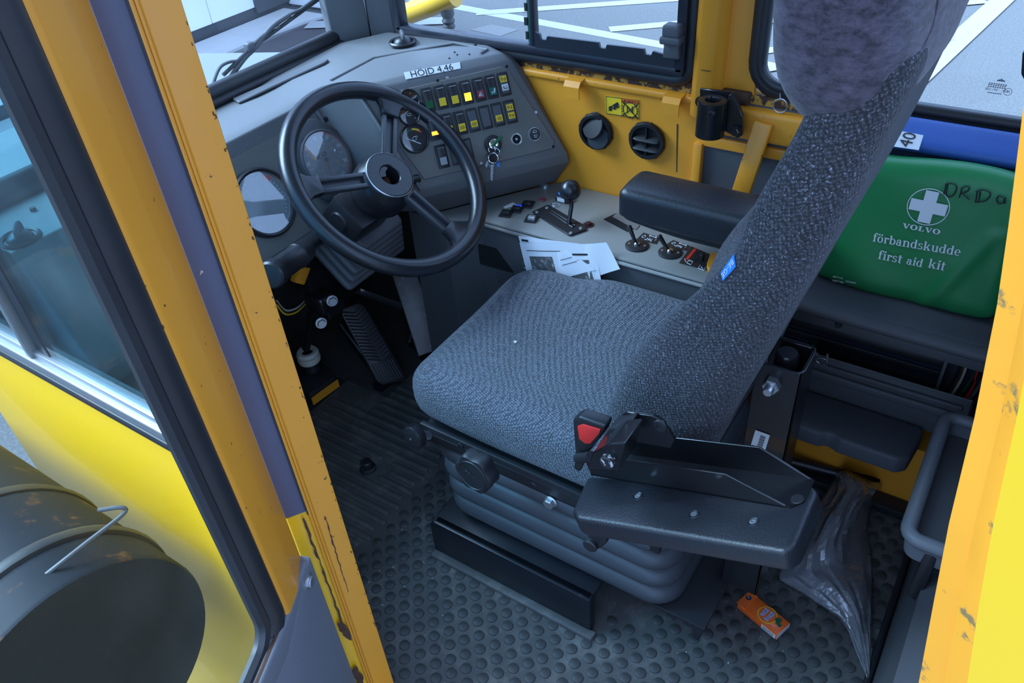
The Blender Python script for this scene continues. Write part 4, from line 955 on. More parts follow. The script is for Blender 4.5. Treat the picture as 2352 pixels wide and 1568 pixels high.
# rocker switches ---------------------------------------------------
def face_ax(fr): return (fr[0], fr[1], fr[2])
AX1 = (U1, UP1, N1)
def icon_lines(name, c, ax, lines, r, mt, parent):
    b = B()
    for pl_ in lines: b.tube([c + ax[0] * x + ax[1] * y + ax[2] * .0004 for x, y in pl_], r, 5)
    return b.build(name, mt, parent)
def rocker(c, ax, mt, icon=None, w_=.0240, h_=.0480, housing='blacksat', lit=.42, tilt=True, parent=None):
    parent = parent or dash
    b = B(); b.box(c + ax[2] * .0015, (w_, h_, .0035), ax, .0015, 2); hs = b.build('rocker_switch', housing, parent)
    b = B(); th = .10 if tilt else 0
    ay = (ax[1] * math.cos(th) + ax[2] * math.sin(th)); an = ax[0].cross(ay); ax2 = (ax[0], ay, an)
    cc = c + ax[2] * .0045
    b.box(cc, (w_ * .70, h_ * .78, .007), ax2, .0015, 2); b.build('rocker', 'black', hs)
    b = B(); b.box(cc - ay * (h_ * .20) + an * .0033, (w_ * .60, h_ * lit * .78, .0008), ax2); b.build('lens', mt, hs, False)
    b = B(); b.tube([cc + ax[0] * (-w_ * .30) + ay * (h_ * .36) + an * .0036, cc + ax[0] * (w_ * .30) + ay * (h_ * .36) + an * .0036], .0007, 5); b.build('top_edge', 'zinc', hs)
    if icon: icon(cc - ay * (h_ * .20) + an * .0038, ax2, hs)
    return hs
def plate(c, ax, labels, parent=None, w_=.0240, h_=.0480):
    parent = parent or dash
    b = B(); b.box(c + ax[2] * .0015, (w_, h_, .0035), ax, .0015, 2); hs = b.build('blank_plate', 'blacksat', parent)
    b = B(); b.box(c + ax[2] * .0034, (w_ * .70, h_ * .78, .0012), ax, .0005, 1); b.build('plate_inset', 'greydark', hs)
    for dy, mt, ic in labels:
        b = B(); b.box(c + ax[1] * dy + ax[2] * .0044, (w_ * .60, h_ * .27, .0008), ax); lo = b.build('symbol_label', mt, hs, False)
        if ic: ic(c + ax[1] * dy + ax[2] * .0050, ax, lo)
    return hs
def ic_N(c, ax, p): icon_lines('symbol', c, ax, [[(-.0052, .0026), (-.0040, -.0036), (-.0040, .0036), (.0030, -.0036), (.0030, .0036), (.0046, -.0018)]], .0005, 'ink', p)
def ic_eng(c, ax, p): icon_lines('symbol', c, ax, [[(-.004, -.003), (.003, -.003), (.0045, 0), (.003, .003), (-.002, .003), (-.004, .001), (-.004, -.003)], [(-.003, 0), (.003, 0)]], .0004, 'ink', p)
def ic_tri(c, ax, p): icon_lines('symbol', c, ax, [[(-.0045, -.0035), (.0045, -.0035), (0, .0045), (-.0045, -.0035)], [(-.0018, -.002), (.0018, -.002), (0, .0012), (-.0018, -.002)]], .0006, 'print', p)
def ic_seat(c, ax, p): icon_lines('symbol', c, ax, [[(.0035, .005), (.0020, -.001), (-.0035, -.001), (-.0035, -.0035), (.003, -.0035), (.0048, .005)]], .0007, 'print', p)
def ic_dots(c, ax, p): icon_lines('symbol', c, ax, [[(-.005, .001), (-.001, .001)], [(-.003, -.0025), (-.003, .003)], [(.001, .0025), (.005, .0025)], [(.001, -.0015), (.005, -.0015)], [(-.005, -.003), (.005, -.003)]], .0005, 'ink', p)
row1 = [((360, 738), 'lens_green', None), ((490, 712), 'ylabel', None), ((615, 690), 'ylabel', None), ((742, 662), 'orange_lit', None), ((870, 635), 'lens_red', ic_tri), ((993, 607), 'lens_teal', ic_seat)]
for (x, y), m_, ic in row1: rocker(D1(*cr4(x, y), FO), AX1, m_, ic)
plate(D1(*cr4(1120, 580), FO), AX1, [(.010, 'ylabel', ic_N), (-.007, 'white', ic_dots)])
rocker(D1(*cr4(560, 993), FO), AX1, 'ylabel', ic_N); rocker(D1(*cr4(685, 968), FO), AX1, 'ylabel', ic_eng)
plate(D1(*cr4(810, 940), FO), AX1, [(-.008, 'ylabel', ic_eng)]); plate(D1(*cr4(935, 912), FO), AX1, [])
plate(D1(*cr4(1060, 884), FO), AX1, [(-.008, 'ylabel', ic_eng)]); plate(D1(*cr4(1184, 856), FO), AX1, [(.009, 'ylabel', ic_N), (-.008, 'ylabel', ic_N)])
rocker(D1(*cr4(415, 1025), FO), AX1, 'orange_lit', lit=.2); rocker(D1(*cr4(500, 1303), FO), AX1, 'silver')
plate(D1(*cr4(635, 1272), FO), AX1, []); plate(D1(*cr4(752, 1240), FO), AX1, [])

# gauges ------------------------------------------------------------
def gauge(c, ax, r, face, bez, name, marks=True, deep=.008, glassy=True, bezmat='black', gl='gaugeglass'):
    x, y, z = ax
    b = B(); b.lathe(c, z, [(r + bez, 0), (r + bez, deep * .7), (r + bez * .6, deep), (r + bez * .15, deep * .8), (r, deep * .3), (r, .001)], 44, xd=x); gz = b.build(name, bezmat, dash)
    b = B(); b.lathe(c, z, [(r, .0012), (0, .0012)], 44, xd=x); b.build('dial', face, gz, False)
    if glassy:
        b = B(); b.lathe(c, z, [(r + bez * .1, deep * .72), (0, deep * .80)], 40, xd=x); b.build('cover_glass', gl, gz)
    return gz
def ticks(c, ax, r0, r1, a0, a1, n_, wd, mt, parent, h=.0018):
    b = B()
    for i in range(n_):
        t = math.radians(a0 + (a1 - a0) * i / max(1, n_ - 1)); d = ax[0] * math.cos(t) + ax[1] * math.sin(t); e = ax[2].cross(d)
        b.box(c + d * ((r0 + r1) / 2) + ax[2] * h, (r1 - r0, wd, .0004), (d, e, ax[2]))
    return b.build('scale_marks', mt, parent, False)
def arcband(c, ax, r0, r1, a0, a1, mt, parent, h=.0018, nm='colour_band'):
    b = B(); vs = []; k = 16
    for i in range(k + 1):
        t = math.radians(a0 + (a1 - a0) * i / k); d = ax[0] * math.cos(t) + ax[1] * math.sin(t); vs += [c + d * r0 + ax[2] * h, c + d * r1 + ax[2] * h]
    b.faces(vs, [(2 * i, 2 * i + 1, 2 * i + 3, 2 * i + 2) for i in range(k)]); return b.build(nm, mt, parent, False)
AX2 = (U2, UP2, N2)
# speedometer in a hexagonal shroud
cs = D2(747, 367, IO + .006); rs = .0545
b = B(); hexp = [(-.062, -.05), (-.060, .030), (-.038, .078), (.012, .084), (.030, .078), (.062, .040), (.070, .0), (.066, -.05), (.04, -.075), (-.04, -.075)]
b.prism([cs - N2 * .006 + U2 * x + UP2 * y for x, y in hexp], N2 * .008, .003, 2); b.build('speedometer_shroud', 'greydark', dash)
b = B(); b.cyl(cs + U2 * -.030 + UP2 * .066 + N2 * .002, N2, .0045, .0025, 14, .0006); b.build('shroud_plug', 'dash', dash)
sp = gauge(cs + N2 * .002, AX2, rs, 'dial', .006, 'speedometer', bezmat='greydark', deep=.007, gl='gaugehaze')
sc = cs + N2 * .002
ticks(sc, AX2, rs * .74, rs * .84, 240, -60, 17, .0012, 'print', sp); ticks(sc, AX2, rs * .58, rs * .66, 230, -40, 11, .0010, 'ylabel', sp)
for i, tx in enumerate(('10', '20', '30', '40', '50', '60', '70', '80')):
    t = math.radians(247 - i * 39); text('numeral', tx, sc + (U2 * math.cos(t) + UP2 * math.sin(t)) * rs * .86 + N2 * .0018, U2, UP2, .0068, 'print', sp)
for i, tx in enumerate(('10', '20', '30', '40', '50')):
    t = math.radians(215 - i * 62); text('numeral', tx, sc + (U2 * math.cos(t) + UP2 * math.sin(t)) * rs * .50 + N2 * .0018, U2, UP2, .0042, 'ylabel', sp)
text('unit_text', 'km/h', sc + U2 * .020 - UP2 * .040 + N2 * .0018, U2, UP2, .0050, 'print', sp)
b = B(); b.box(sc - U2 * .006 + UP2 * .012 + N2 * .0019, (.026, .0075, .0006), AX2); od = b.build('odometer', 'dialblack', sp, False)
text('odometer_digits', '12276', sc - U2 * .006 + UP2 * .012 + N2 * .0024, U2, UP2, .0048, 'print', sp, gap=1.2)
b = B(); b.tube([sc + UP2 * .004 + N2 * .003, sc - U2 * .010 - UP2 * .046 + N2 * .003], [.0010, .0006], 6); b.build('needle', 'red', sp)
b = B(); b.cyl(sc + N2 * .002, N2, .0045, .002, 16); b.build('needle_hub', 'greydark', sp)
arcband(sc, AX2, rs * .965, rs * .995, -60, 75, 'red', sp, .0024, 'red_rim')
# big left gauge (reflecting glass)
cg = D2(604, 467, IO)
rg = (D2(668, 500, IO) - cg).length * .92
gg = gauge(cg, AX2, rg, 'dial', .009, 'rev_counter', deep=.014, gl='gaugehaze')
ticks(cg, AX2, rg * .80, rg * .88, 225, -45, 31, .0010, 'print', gg); arcband(cg, AX2, rg * .80, rg * .97, 38, 56, 'red', gg, .0022, 'red_sector')
arcband(cg, AX2, rg * .985, rg * 1.0, 0, 359, 'print', gg, .0022, 'scale_ring')
# turbo gauge and the two behind the wheel
ct = D1(*cr4(225, 1125), FO); rt = .0255
tg_ = gauge(ct, AX1, rt, 'dialblack', .0045, 'turbo_gauge')
arcband(ct, AX1, rt * .66, rt * .82, 165, 92, 'lens_green', tg_); arcband(ct, AX1, rt * .66, rt * .82, 92, 45, 'ylabel', tg_); arcband(ct, AX1, rt * .66, rt * .82, 45, 28, 'red', tg_)
b = B(); b.tube([ct - U1 * .017 + UP1 * .004 + N1 * .003, ct + U1 * .010 - UP1 * .013 + N1 * .003], [.0007, .0013], 6); b.build('needle', 'print', tg_)
icon_lines('symbol', ct + N1 * .0018, AX1, [[(.004 * math.cos(i * .52), .004 * math.sin(i * .52)) for i in range(13)], [(.0, .004), (.007, .004), (.007, .001)]], .0005, 'print', tg_)
for x, y in ((170, 885), (168, 742)):
    c = D1(*cr4(x, y), FO); g_ = gauge(c, AX1, .0185, 'dialblack', .004, 'small_gauge'); ticks(c, AX1, .0125, .0155, 220, -40, 6, .0010, 'print', g_)
    icon_lines('symbol', c + N1 * .0018, AX1, [[(-.004, -.002), (.004, -.002), (.004, .002), (-.004, .002), (-.004, -.002)]], .0006, 'print', g_)
# 12 V socket, selector button, ignition barrel
c = D1(*cr4(1245, 1130), FO); b = B(); b.lathe(c, N1, [(.0125, 0), (.0125, .0025), (.0095, .003), (.0090, -.006), (0, -.006)], 28); so = b.build('power_socket', 'silver', dash)
b = B(); b.lathe(c, N1, [(.0092, .0005), (0, .0003)], 24); b.build('socket_bore', 'dark', so, False); b = B(); b.cyl(c, N1, .0025, .0015, 10); b.build('socket_pin', 'zinc', so)
c = D1(*cr4(1425, 1080), FO); b = B(); b.lathe(c, N1, [(.0125, 0), (.0125, .005), (.0115, .006), (0, .006)], 28); bt = b.build('round_button', 'black', dash)
icon_lines('symbol', c + N1 * .0062, AX1, [[(-.004, .003), (.004, .003), (.0045, .006), (-.001, .0085), (-.004, .006), (-.004, .003)], [(-.0035, -.0025), (.0035, -.0025), (.0015, -.0075), (-.0015, -.0075), (-.0035, -.0025)]], .0005, 'print', bt)
b = B(); b.lathe(c, N1, [(.0125, 0), (.0140, 0), (.0140, .002), (.0125, .002)], 28); b.build('button_ring', 'zinc', bt)
ci = D1(*cr4(1008, 1182), FO); b = B(); b.lathe(ci, N1, [(.0185, 0), (.0185, .005), (.017, .007), (.012, .007), (.011, .004), (0, .004)], 32)
for i in range(20):
    t = i * 2 * math.pi / 20; d = U1 * math.cos(t) + UP1 * math.sin(t); b.box(ci + d * .0186 + N1 * .0025, (.001, .002, .005), (d, N1.cross(d), N1))
ig = b.build('ignition_barrel', 'blacksat', dash)
b = B(); b.lathe(ci, N1, [(.0105, .004), (.0105, .010), (.0085, .011), (0, .0105)], 24); b.build('lock_cylinder', 'chrome', ig)
b = B(); b.box(ci + N1 * .016 + U1 * .006 + UP1 * .004, (.0065, .030, .0055), (U1.cross(N1) * .0 + (U1 * .5 - UP1 * .86), U1 * .86 + UP1 * .5, N1), .0015); kg = b.build('green_key_lever', 'lens_green', ig)
M['keygreen'] = mat('green_key_plastic', (.005, .10, .045), .35); kg.data.materials[0] = M['keygreen']; kg['label'] = 'green key bow turned in the lock'
# hanging bunch of keys
ky = thing('key_bunch', ci + N1 * .02 - V(0, 0, .03), 'bunch of keys hanging from the ignition lock', 'keys')
kf = (V(U1.x, U1.y, 0), V(0, 0, 1), V(-NH1.x, -NH1.y, 0) * -1)
def K(px, py, off): return D1(px, py, FO + off)
def ringk(c, r, rr, ax, name='ring'):
    b = B(); b.tube([c + ax[0] * (r * math.cos(i * .3142)) + ax[1] * (r * math.sin(i * .3142)) for i in range(20)], rr, 7, closed=True, upv=ax[2]); return b.build(name, 'chrome', ky)
ringk(K(1130, 343, .012), .0075, .0008, (U1, UP1, N1)); ringk(K(1141, 349, .013), .007, .0010, (U1 * .7 + N1 * .7, UP1, N1)); ringk(K(1133, 363, .016), .0105, .0011, (U1, UP1, N1))
b = B(); b.rbox(K(1131, 362, .013), (.022, .026, .004), .0018, AX1, n=3); b.build('key_bow', 'blackmetal', ky)
def key(p0, p1, wd, mt, name):
    d = (p1 - p0); L_ = d.length; d.normalize(); e = N1.cross(d)
    pr = [(0, -1), (.86, -1), (1, 0), (.9, .8), (.82, .35), (.74, .9), (.64, .4), (.55, .9), (.4, .7), (0, 1)]
    b = B(); b.prism([p0 + d * (L_ * x) + e * (wd / 2 * y) for x, y in pr], N1 * .0018); return b.build(name, mt, ky, False)
key(K(1130, 378, .013), K(1129, 416, .012), .0065, 'zinc', 'key_blade')
b = B(); b.rbox(K(1129, 378, .013), (.013, .012, .003), .0014, AX1, n=2); b.build('key_bow', 'dash', ky)
key(K(1142, 368, .010), K(1146, 384, .010), .008, 'tagblue', 'key_tag'); key(K(1122, 370, .010), K(1116, 384, .010), .007, 'zinc', 'key_blade')
# domed demister vents, both ends of the dash top
def dome(c, name, label):
    t = thing(name, c, label, 'vent')
    b = B(); b.lathe(c, (0, 0, 1), [(.030, 0), (.031, .004), (.028, .007), (.024, .005), (.023, .0)], 32); b.build('vent_ring', 'black', t)
    b = B(); b.lathe(c, (0, 0, 1), [(.0235, .001), (0, .001)], 24); b.build('vent_bore', 'dark', t, False)
    b = B(); b.lathe(c - V(0, 0, .002), (0, 0, 1), [(.0215 * math.cos(i * .2618), .017 * math.sin(i * .2618)) for i in range(7)], 24); b.build('dome_shell', 'black', t)
    b = B(); b.rbox(c + V(.004, .002, .014), (.010, .040, .026), (.0045, .018, .012), (V(.75, -.66, 0), V(.66, .75, 0), V(0, 0, 1)), n=3); b.build('dome_fin', 'greydark', t)
    return t
dome(on_dash(925, 99), 'demister_vent', 'black domed demister vent on the dash top by the corner post')
dome(V(.452, 1.250, .803), 'demister_vent', 'black domed demister vent seen through the tinted quarter window')
b = B()
for x, y in ((.55, 1.27), (.60, 1.31), (.52, 1.33)): b.cyl((x, y, .799), (0, 0, 1), .005, .006, 10)
b.build('dash_stud', 'blacksat', dash)

# ================================================================== steering wheel
WC = V(1.015, 1.0015, .7040); WN = V(0, -.67, .742).normalized(); WX = V(1, 0, 0); WY = WN.cross(WX)
def wp(px, py, off=0): return AP(px, py, WC + WN * off, WN)
RO = .2125
sw = thing('steering_wheel', WC, 'black three spoke steering wheel with open hub centre', 'steering wheel')
b = B(); path = []
for i in range(72):
    t = i * 2 * math.pi / 72; path.append(WC + (WX * math.cos(t) + WY * math.sin(t)) * (RO - .0165))
b.tube(path, .0170, 16, closed=True, upv=WN); b.build('rim', 'wheel', sw)
for (px, py) in ((897, 235), (706, 430), (1066, 552)):
    e = wp(px, py); d = (e - WC); d = (d - WN * d.dot(WN)).normalized(); s_ = WN.cross(d)
    b = B()
    for q in (-1, 1): b.box(WC + d * .095 + s_ * (q * .0115) - WN * .004, (.13, .0085, .012), (d, s_, WN), .002, 2)
    b.box(WC + d * .040 - WN * .004, (.03, .031, .012), (d, s_, WN), .002); b.box(WC + d * .10 - WN * .0085, (.12, .022, .003), (d, s_, WN))
    spk = b.build('spoke', 'spoke', sw)
    b = B(); fl_ = []; r1 = RO - .018
    for t, wdd in ((.145, .0175), (.155, .0185), (.168, .021), (.180, .030), (.188, .048)):
        fl_.append((t, wdd))
    prof = [WC + d * t + s_ * wdd for t, wdd in fl_] + [WC + d * t - s_ * wdd for t, wdd in fl_[::-1]]
    b.prism([p - WN * .010 for p in prof], WN * .016, .003, 2); b.build('spoke_foot', 'wheel', sw)
b = B(); b.lathe(WC - WN * .058, WN, [(.040, -.012), (.052, -.008), (.0585, .0), (.0600, .030), (.0565, .048), (.0500, .0585), (.0485, .0630), (.046, .0650), (.0225, .0650), (.0205, .063), (.0205, .030)], 48); b.build('hub', 'wheel', sw)
b = B(); b.lathe(WC - WN * .058, WN, [(.0490, .0620), (.0492, .0635), (.0475, .0648)], 48); b.build('hub_edge', 'zinc', sw)
b = B(); b.lathe(WC - WN * .030, WN, [(.0207, 0), (0, 0)], 24); b.build('hub_well', 'dark', sw, False)
b = B(); b.lathe(WC - WN * .028, WN, [(.013, 0), (.013, .010), (0, .010)], 6); b.build('hub_nut', 'rust', sw)
b = B()
b.prism([WC + WN * .004 + WX * x + WY * y for x, y in ((-.020, .006), (-.012, .019), (.004, .021), (.010, .014), (-.002, .010), (-.008, .002))], WN * -.012); b.build('contact_plate', 'wheel', sw)
for i in range(6):
    t = math.radians(-150 + i * 60); d = WX * math.cos(t) + WY * math.sin(t); b = B(); b.box(WC + d * .0575 - WN * .032, (.004, .017, .018), (d, WN.cross(d), WN), .0015); b.build('hub_lug', 'wheel', sw)

# steering column ---------------------------------------------------
scol = thing('steering_column', WC - WN * .2, 'steering column with rubber gaiter and levers below the wheel', 'steering column')
def cl(x, d_, y=0): return WC - WN * d_ + WX * x + WY * y
b = B(); b.box(cl(-.028, .105), (.105, .085, .075), (WX, WY, WN), .006, 2); b.build('column_housing', 'black', scol)
b = B(); b.tube([cl(0, .05), cl(0, .30)], .03, 20); b.build('column_tube', 'black', scol)
b = B(); b.lathe(wp(806, 486, -.105), -WY, [(.006, 0), (.006, .004), (.003, .005), (0, .003)], 12); b.build('housing_screw', 'zinc', scol)
# gaiter: stacked ribs
for i in range(6):
    d_ = .135 + i * .018; wq = .13 + .012 * i; b = B(); b.rbox(cl(.004, d_ + .010, -.012 - i * .003), (wq, .105 + .008 * i, .017), (.010, .018, .0065), (WX, WY, WN), n=3); b.build('gaiter_rib', 'greydark', scol)
b = B(); b.box(cl(.0, .265, -.02), (.085, .06, .12), (WX, WY, WN), .006); b.build('lower_bracket', 'blackmetal', scol)
# hand lever with grip, pointing left
h0 = AY(745, 545, 1.10); h1 = AY(705, 572, 1.075); h2 = AY(622, 632, 1.03)
b = B(); b.tube([h0, h1], .010, 14); b.build('lever_rod', 'blackmetal', scol)
hd_ = (h2 - h1).normalized(); L_ = (h2 - h1).length
b = B(); b.lathe(h1, hd_, [(.012, 0), (.020, .004), (.024, L_ * .25), (.0245, L_ * .3), (.0225, L_ * .32), (.0225, L_ * .82), (.0255, L_ * .86), (.0255, L_), (.022, L_ + .004), (0, L_ + .005)], 26); b.build('lever_grip', 'black', scol)
# indicator stalk stub to the right of the hub
b = B(); q = AP(960, 410, WC - WN * .07, WN); b.tube([cl(.04, .07), q], .010, 12); b.build('stalk', 'black', scol)
# round adjuster left of the housing
b = B(); q = AP(783, 505, WC - WN * .11, WN); b.lathe(q + WX * .01, -WX, [(.022, 0), (.022, .016), (.018, .020), (0, .020)], 22); b.build('adjuster_cap', 'black', scol)
# lower linkage
lk = scol
s0 = cl(-.01, .33, -.02); s1 = AZ(703, 800, .12)
b = B(); b.tube([s0, AZ(715, 720, .24), s1], .011, 14); b.build('lower_shaft', 'blackmetal', scol)
b = B(); b.rbox(AY(735, 690, 1.22), (.05, .06, .05), .012, n=2); b.rbox(AY(760, 705, 1.22), (.06, .04, .035), .01, n=2); b.build('universal_joint', 'blackmetal', scol)
for px, py, yy in ((762, 690, 1.185), (737, 741, 1.20)):
    b = B(); c = AY(px, py, yy); b.lathe(c, (-.4, -.8, .2), [(.010, 0), (.010, .008), (.009, .010), (0, .010)], 6); b.cyl(c, (-.4, -.8, .2), .013, .003, 18); b.build('joint_bolt', 'zinc', scol, angle=25)
b = B(); b.prism([AY(px, py, 1.23) for px, py in ((700, 590), (760, 600), (775, 690), (715, 685))], (.0, .05, 0), .004); b.build('column_bracket', 'blackmetal', scol)
b = B(); b.prism([AY(px, py, 1.21) for px, py in ((690, 612), (715, 615), (700, 655), (680, 650))], (0, .02, 0), .003); yb_ = b.build('yellow_clip', 'yellow', scol)
# gaiter foot with ivory ring on the floor
ft = thing('shaft_floor_boot', AZ(720, 860, 0), 'rubber floor boot with ivory ring around the steering shaft', 'boot')
c = s1 + V(0, 0, -.02)
b = B(); b.lathe(c, (0, .0, 1), [(.014, .004), (.017, .012), (.025, .012), (.030, .004), (.028, -.004), (.031, -.010), (.029, -.020), (.018, -.024)], 30); b.build('ivory_ring', 'ivory', ft)
b = B(); b.lathe(c, (0, 0, 1), [(.016, .006), (.018, -.01), (.022, -.05)], 24); b.build('boot_neck', 'rubber', ft)
bx = [AZ(px, py, .045) for px, py in ((770, 862), (710, 905), (640, 850), (735, 822))]
b = B(); b.prism(bx, (0, 0, -.040), .006, 2); b.build('boot_base', 'rubber', ft)
b = B(); e0, e1 = bx[1], bx[0]; b.prism([e0 + V(0, -.003, -.012), e1 + V(.0, -.003, -.012), e1 + V(0, -.003, -.036), e0 + V(0, -.003, -.036)], (0, -.003, 0)); b.build('yellow_edge', 'yellow', ft, False)
# wiring loop under the dash
wr_ = thing('wiring_loop', AY(665, 705, 1.3), 'loop of pale and black wires under the left dash', 'wiring')
for k, mt in ((0, 'ivory'), (4, 'black'), (9, 'ylabel'), (-5, 'black')):
    b = B(); b.tube(smooth_path([AY(635, 690 + k, 1.30), AY(655, 712 + k, 1.30), AY(680, 708 + k, 1.30), AY(700, 690 + k, 1.31)], 5), .0022, 6); b.build('wire', mt, wr_)

# ================================================================== pedals
ap = thing('accelerator_pedal', (1.09, 1.2, .02), 'black rubber accelerator pedal with chevron tread', 'pedal')
pa = [AZ(870, 886, .035), AZ(935, 868, .035)]; pt = [AZ(778, 712, .235), AZ(832, 690, .235)]
def quadpt(u, v): return (pa[0] * (1 - u) + pa[1] * u) * (1 - v) + (pt[0] * (1 - u) + pt[1] * u) * v
pe1 = (pa[1] - pa[0]).normalized(); pe2 = ((pt[0] + pt[1]) / 2 - (pa[0] + pa[1]) / 2).normalized(); pn = pe1.cross(pe2).normalized()
if pn.z < 0: pn = -pn
b = B(); O_ = [quadpt(u, v) for u, v in ((.12, -.01), (.88, -.02), (1, .06), (1, .92), (.85, 1), (.15, 1), (0, .92), (0, .06))]; b.prism(O_, pn * -.012, .004, 2); b.build('pedal_pad', 'rubber', ap)
for i in range(15):
    v = .32 + i * .044
    if v > .95: break
    b = B()
    for sgn in (-1, 1):
        a = quadpt(.5, v - .03) + pn * .001; c = quadpt(.5 + sgn * .42, v + .03) + pn * .001; b.tube([a, c], .0022, 5)
    b.build('chevron_rib', 'rubber', ap)
for i in range(9):
    u = .14 + i * .09; b = B(); b.tube([quadpt(u, .03) + pn * .001, quadpt(u, .27) + pn * .001], .0018, 5); b.build('heel_rib', 'rubber', ap)
b = B(); b.tube([AZ(783, 745, .12), AZ(852, 838, .03)], .012, 14); b.build('pedal_link', 'blackmetal', ap)
b = B(); b.box(AZ(880, 880, .012), (.05, .03, .02), None, .003); b.build('hinge_foot', 'blackworn', ap)
bp_ = thing('brake_pedal', (1.23, 1.2, .02), 'worn grey steel treadle pedal with diamond tread', 'pedal')
pa = [AZ(962, 818, .04), AZ(1012, 800, .04)]; pt = [AZ(893, 606, .24), AZ(952, 610, .24)]
pe1 = (pa[1] - pa[0]).normalized(); pe2 = (pt[0] - pa[0]).normalized(); pn = pe1.cross(pe2).normalized()
if pn.z < 0: pn = -pn
b = B(); b.prism([quadpt(u, v) for u, v in ((0, 0), (1, 0), (1, 1), (0, 1))], pn * -.008, .002, 2); b.build('treadle_plate', 'steelpedal', bp_)
k = 0
for i in range(13):
    for j in range(4):
        if (i + j) % 2: continue
        u = .16 + j * .22; v = .06 + i * .072; c = quadpt(u, v) + pn * .0006; d = (pe1 * .5 + pe2 * .86 * (1 if j % 2 else 1)).normalized()
        b = B(); e = pn.cross(d); b.prism([c + d * .007, c + e * .0038, c - d * .007, c - e * .0038], pn * .0020); b.build('tread_diamond', 'steelbright', bp_, False)
b = B(); b.box(AZ(985, 812, .02), (.04, .04, .03), None, .004); b.tube([AZ(945, 765, .03), AZ(940, 790, .01), AZ(965, 805, .02)], .006, 8); b.build('treadle_hinge', 'blackworn', bp_)
# ================================================================== side console
ZC = .5385; XC0 = 1.188
con = thing('side_console', (1.3, .65, 0), 'grey side console along the right wall with levers and switches', 'console')
cut = [AZ(px, py, ZC) for px, py in ((1386, 504), (1417, 489), (1470, 518), (1441, 533))]
b = B(); P = [V(XC0, .33, ZC), V(XR - .002, .33, ZC), V(XR - .002, .862, ZC), V(1.177, 1.026, ZC), V(1.150, 1.00, ZC), V(XC0, .93, ZC)]
b.prism(P, (0, 0, -.006), .002, 2); top = b.build('top_plate', 'console', con)
b = B(); b.prism([(XC0 + .004, .33, 0.10), (XC0 + .004, .93, .10), (1.156, 1.0, .10), (1.156, 1.10, .10), (1.30, 1.10, .10), (1.30, .33, .10)], (0, 0, ZC - .107)); b.build('side_panel', 'greydark', con, False)
b = B(); b.tube([(XC0 - .001, .33, ZC - .010), (XC0 - .001, .93, ZC - .010)], .004, 8); b.build('edge_bead', 'console', con)
# hatch cut-out (dark well) with hinge
cc = sum(cut, V(0, 0, 0)) / 4
b = B(); b.prism([p + V(0, 0, .0004) for p in cut], (0, 0, .0006)); wl2 = b.build('hatch_well', 'dark', con, False)
b = B(); e = [cut[1], cut[2]]; b.prism([cut[1] + V(-.001, 0, .001), cut[2] + V(-.001, 0, .001), cut[2] + V(-.020, 0.0, .001), cut[1] + V(-.020, 0, .001)], (0, 0, .0006)); b.build('hatch_wall', 'alu', con, False)
b = B()
for px, py in ((1442, 495), (1456, 502)): q = AZ(px, py, ZC + .003); b.tube([q + V(0, .006, 0), q + V(0, -.006, 0)], .0032, 10)
b.build('hatch_hinge', 'zinc', con)
# washers with screws
for px, py in ((1252, 429), (1274, 471), (1352, 517)):
    q = AZ(px, py, ZC); b = B(); b.lathe(q, (0, 0, 1), [(.0115, 0), (.0115, .0012), (.006, .0016), (.006, .006), (.0045, .007), (0, .007)], 18); b.build('washer_screw', 'zinc', con)
b = B(); b.cyl(AZ(1247, 459, ZC), (0, 0, 1), .008, .003, 20, .001); b.build('plug', 'lens_red', con)
M['plugred'] = mat('dark_red_plug', (.05, .012, .014), .4); con.children[-1].data.materials[0] = M['plugred']
# rocker switches on the console
EX = (AZ(1215, 478, ZC) - AZ(1165, 490, ZC)).normalized(); EY = V(0, 0, 1).cross(EX).normalized()
cx_ax = (V(-EY.x, -EY.y, 0) * -1, V(EX.x, EX.y, 0) * -1, V(0, 0, 1))
rax = (V(0, -1, 0), V(1, 0, 0), V(0, 0, 1))
rax = (V(-.10, -.99, 0).normalized(), V(.99, -.10, 0).normalized(), V(0, 0, 1))
def crock(px, py, mt, white=False):
    c = AZ(px, py, ZC + .001)
    b = B(); b.box(c + V(0, 0, .0012), (.0300, .0260, .003), (V(.97, .24, 0).normalized(), V(-.24, .97, 0).normalized(), V(0, 0, 1)), .001); hs = b.build('console_switch', 'black', con)
    b = B(); b.box(c + V(-.004, -.003, .006), (.012, .016, .008), (V(.97, .24, 0).normalized(), V(-.24, .97, 0).normalized(), V(0, 0, 1)), .002); b.build('rocker', 'silver' if white else 'black', hs)
    if mt:
        b = B(); b.box(c + V(.0075, .002, .0032), (.013, .015, .001), (V(.97, .24, 0).normalized(), V(-.24, .97, 0).normalized(), V(0, 0, 1))); b.build('lens', mt, hs, False)
crock(1163, 491, 'lens_green'); crock(1187, 481, 'lens_blue'); crock(1212, 470, None); crock(1221, 503, None, True)
b = B(); q = [AZ(px, py, ZC + .0005) for px, py in ((1156, 475), (1178, 465), (1188, 471), (1160, 479))]; b.prism(q, (0, 0, .0006)); b.build('paper_label', 'white', con, False)
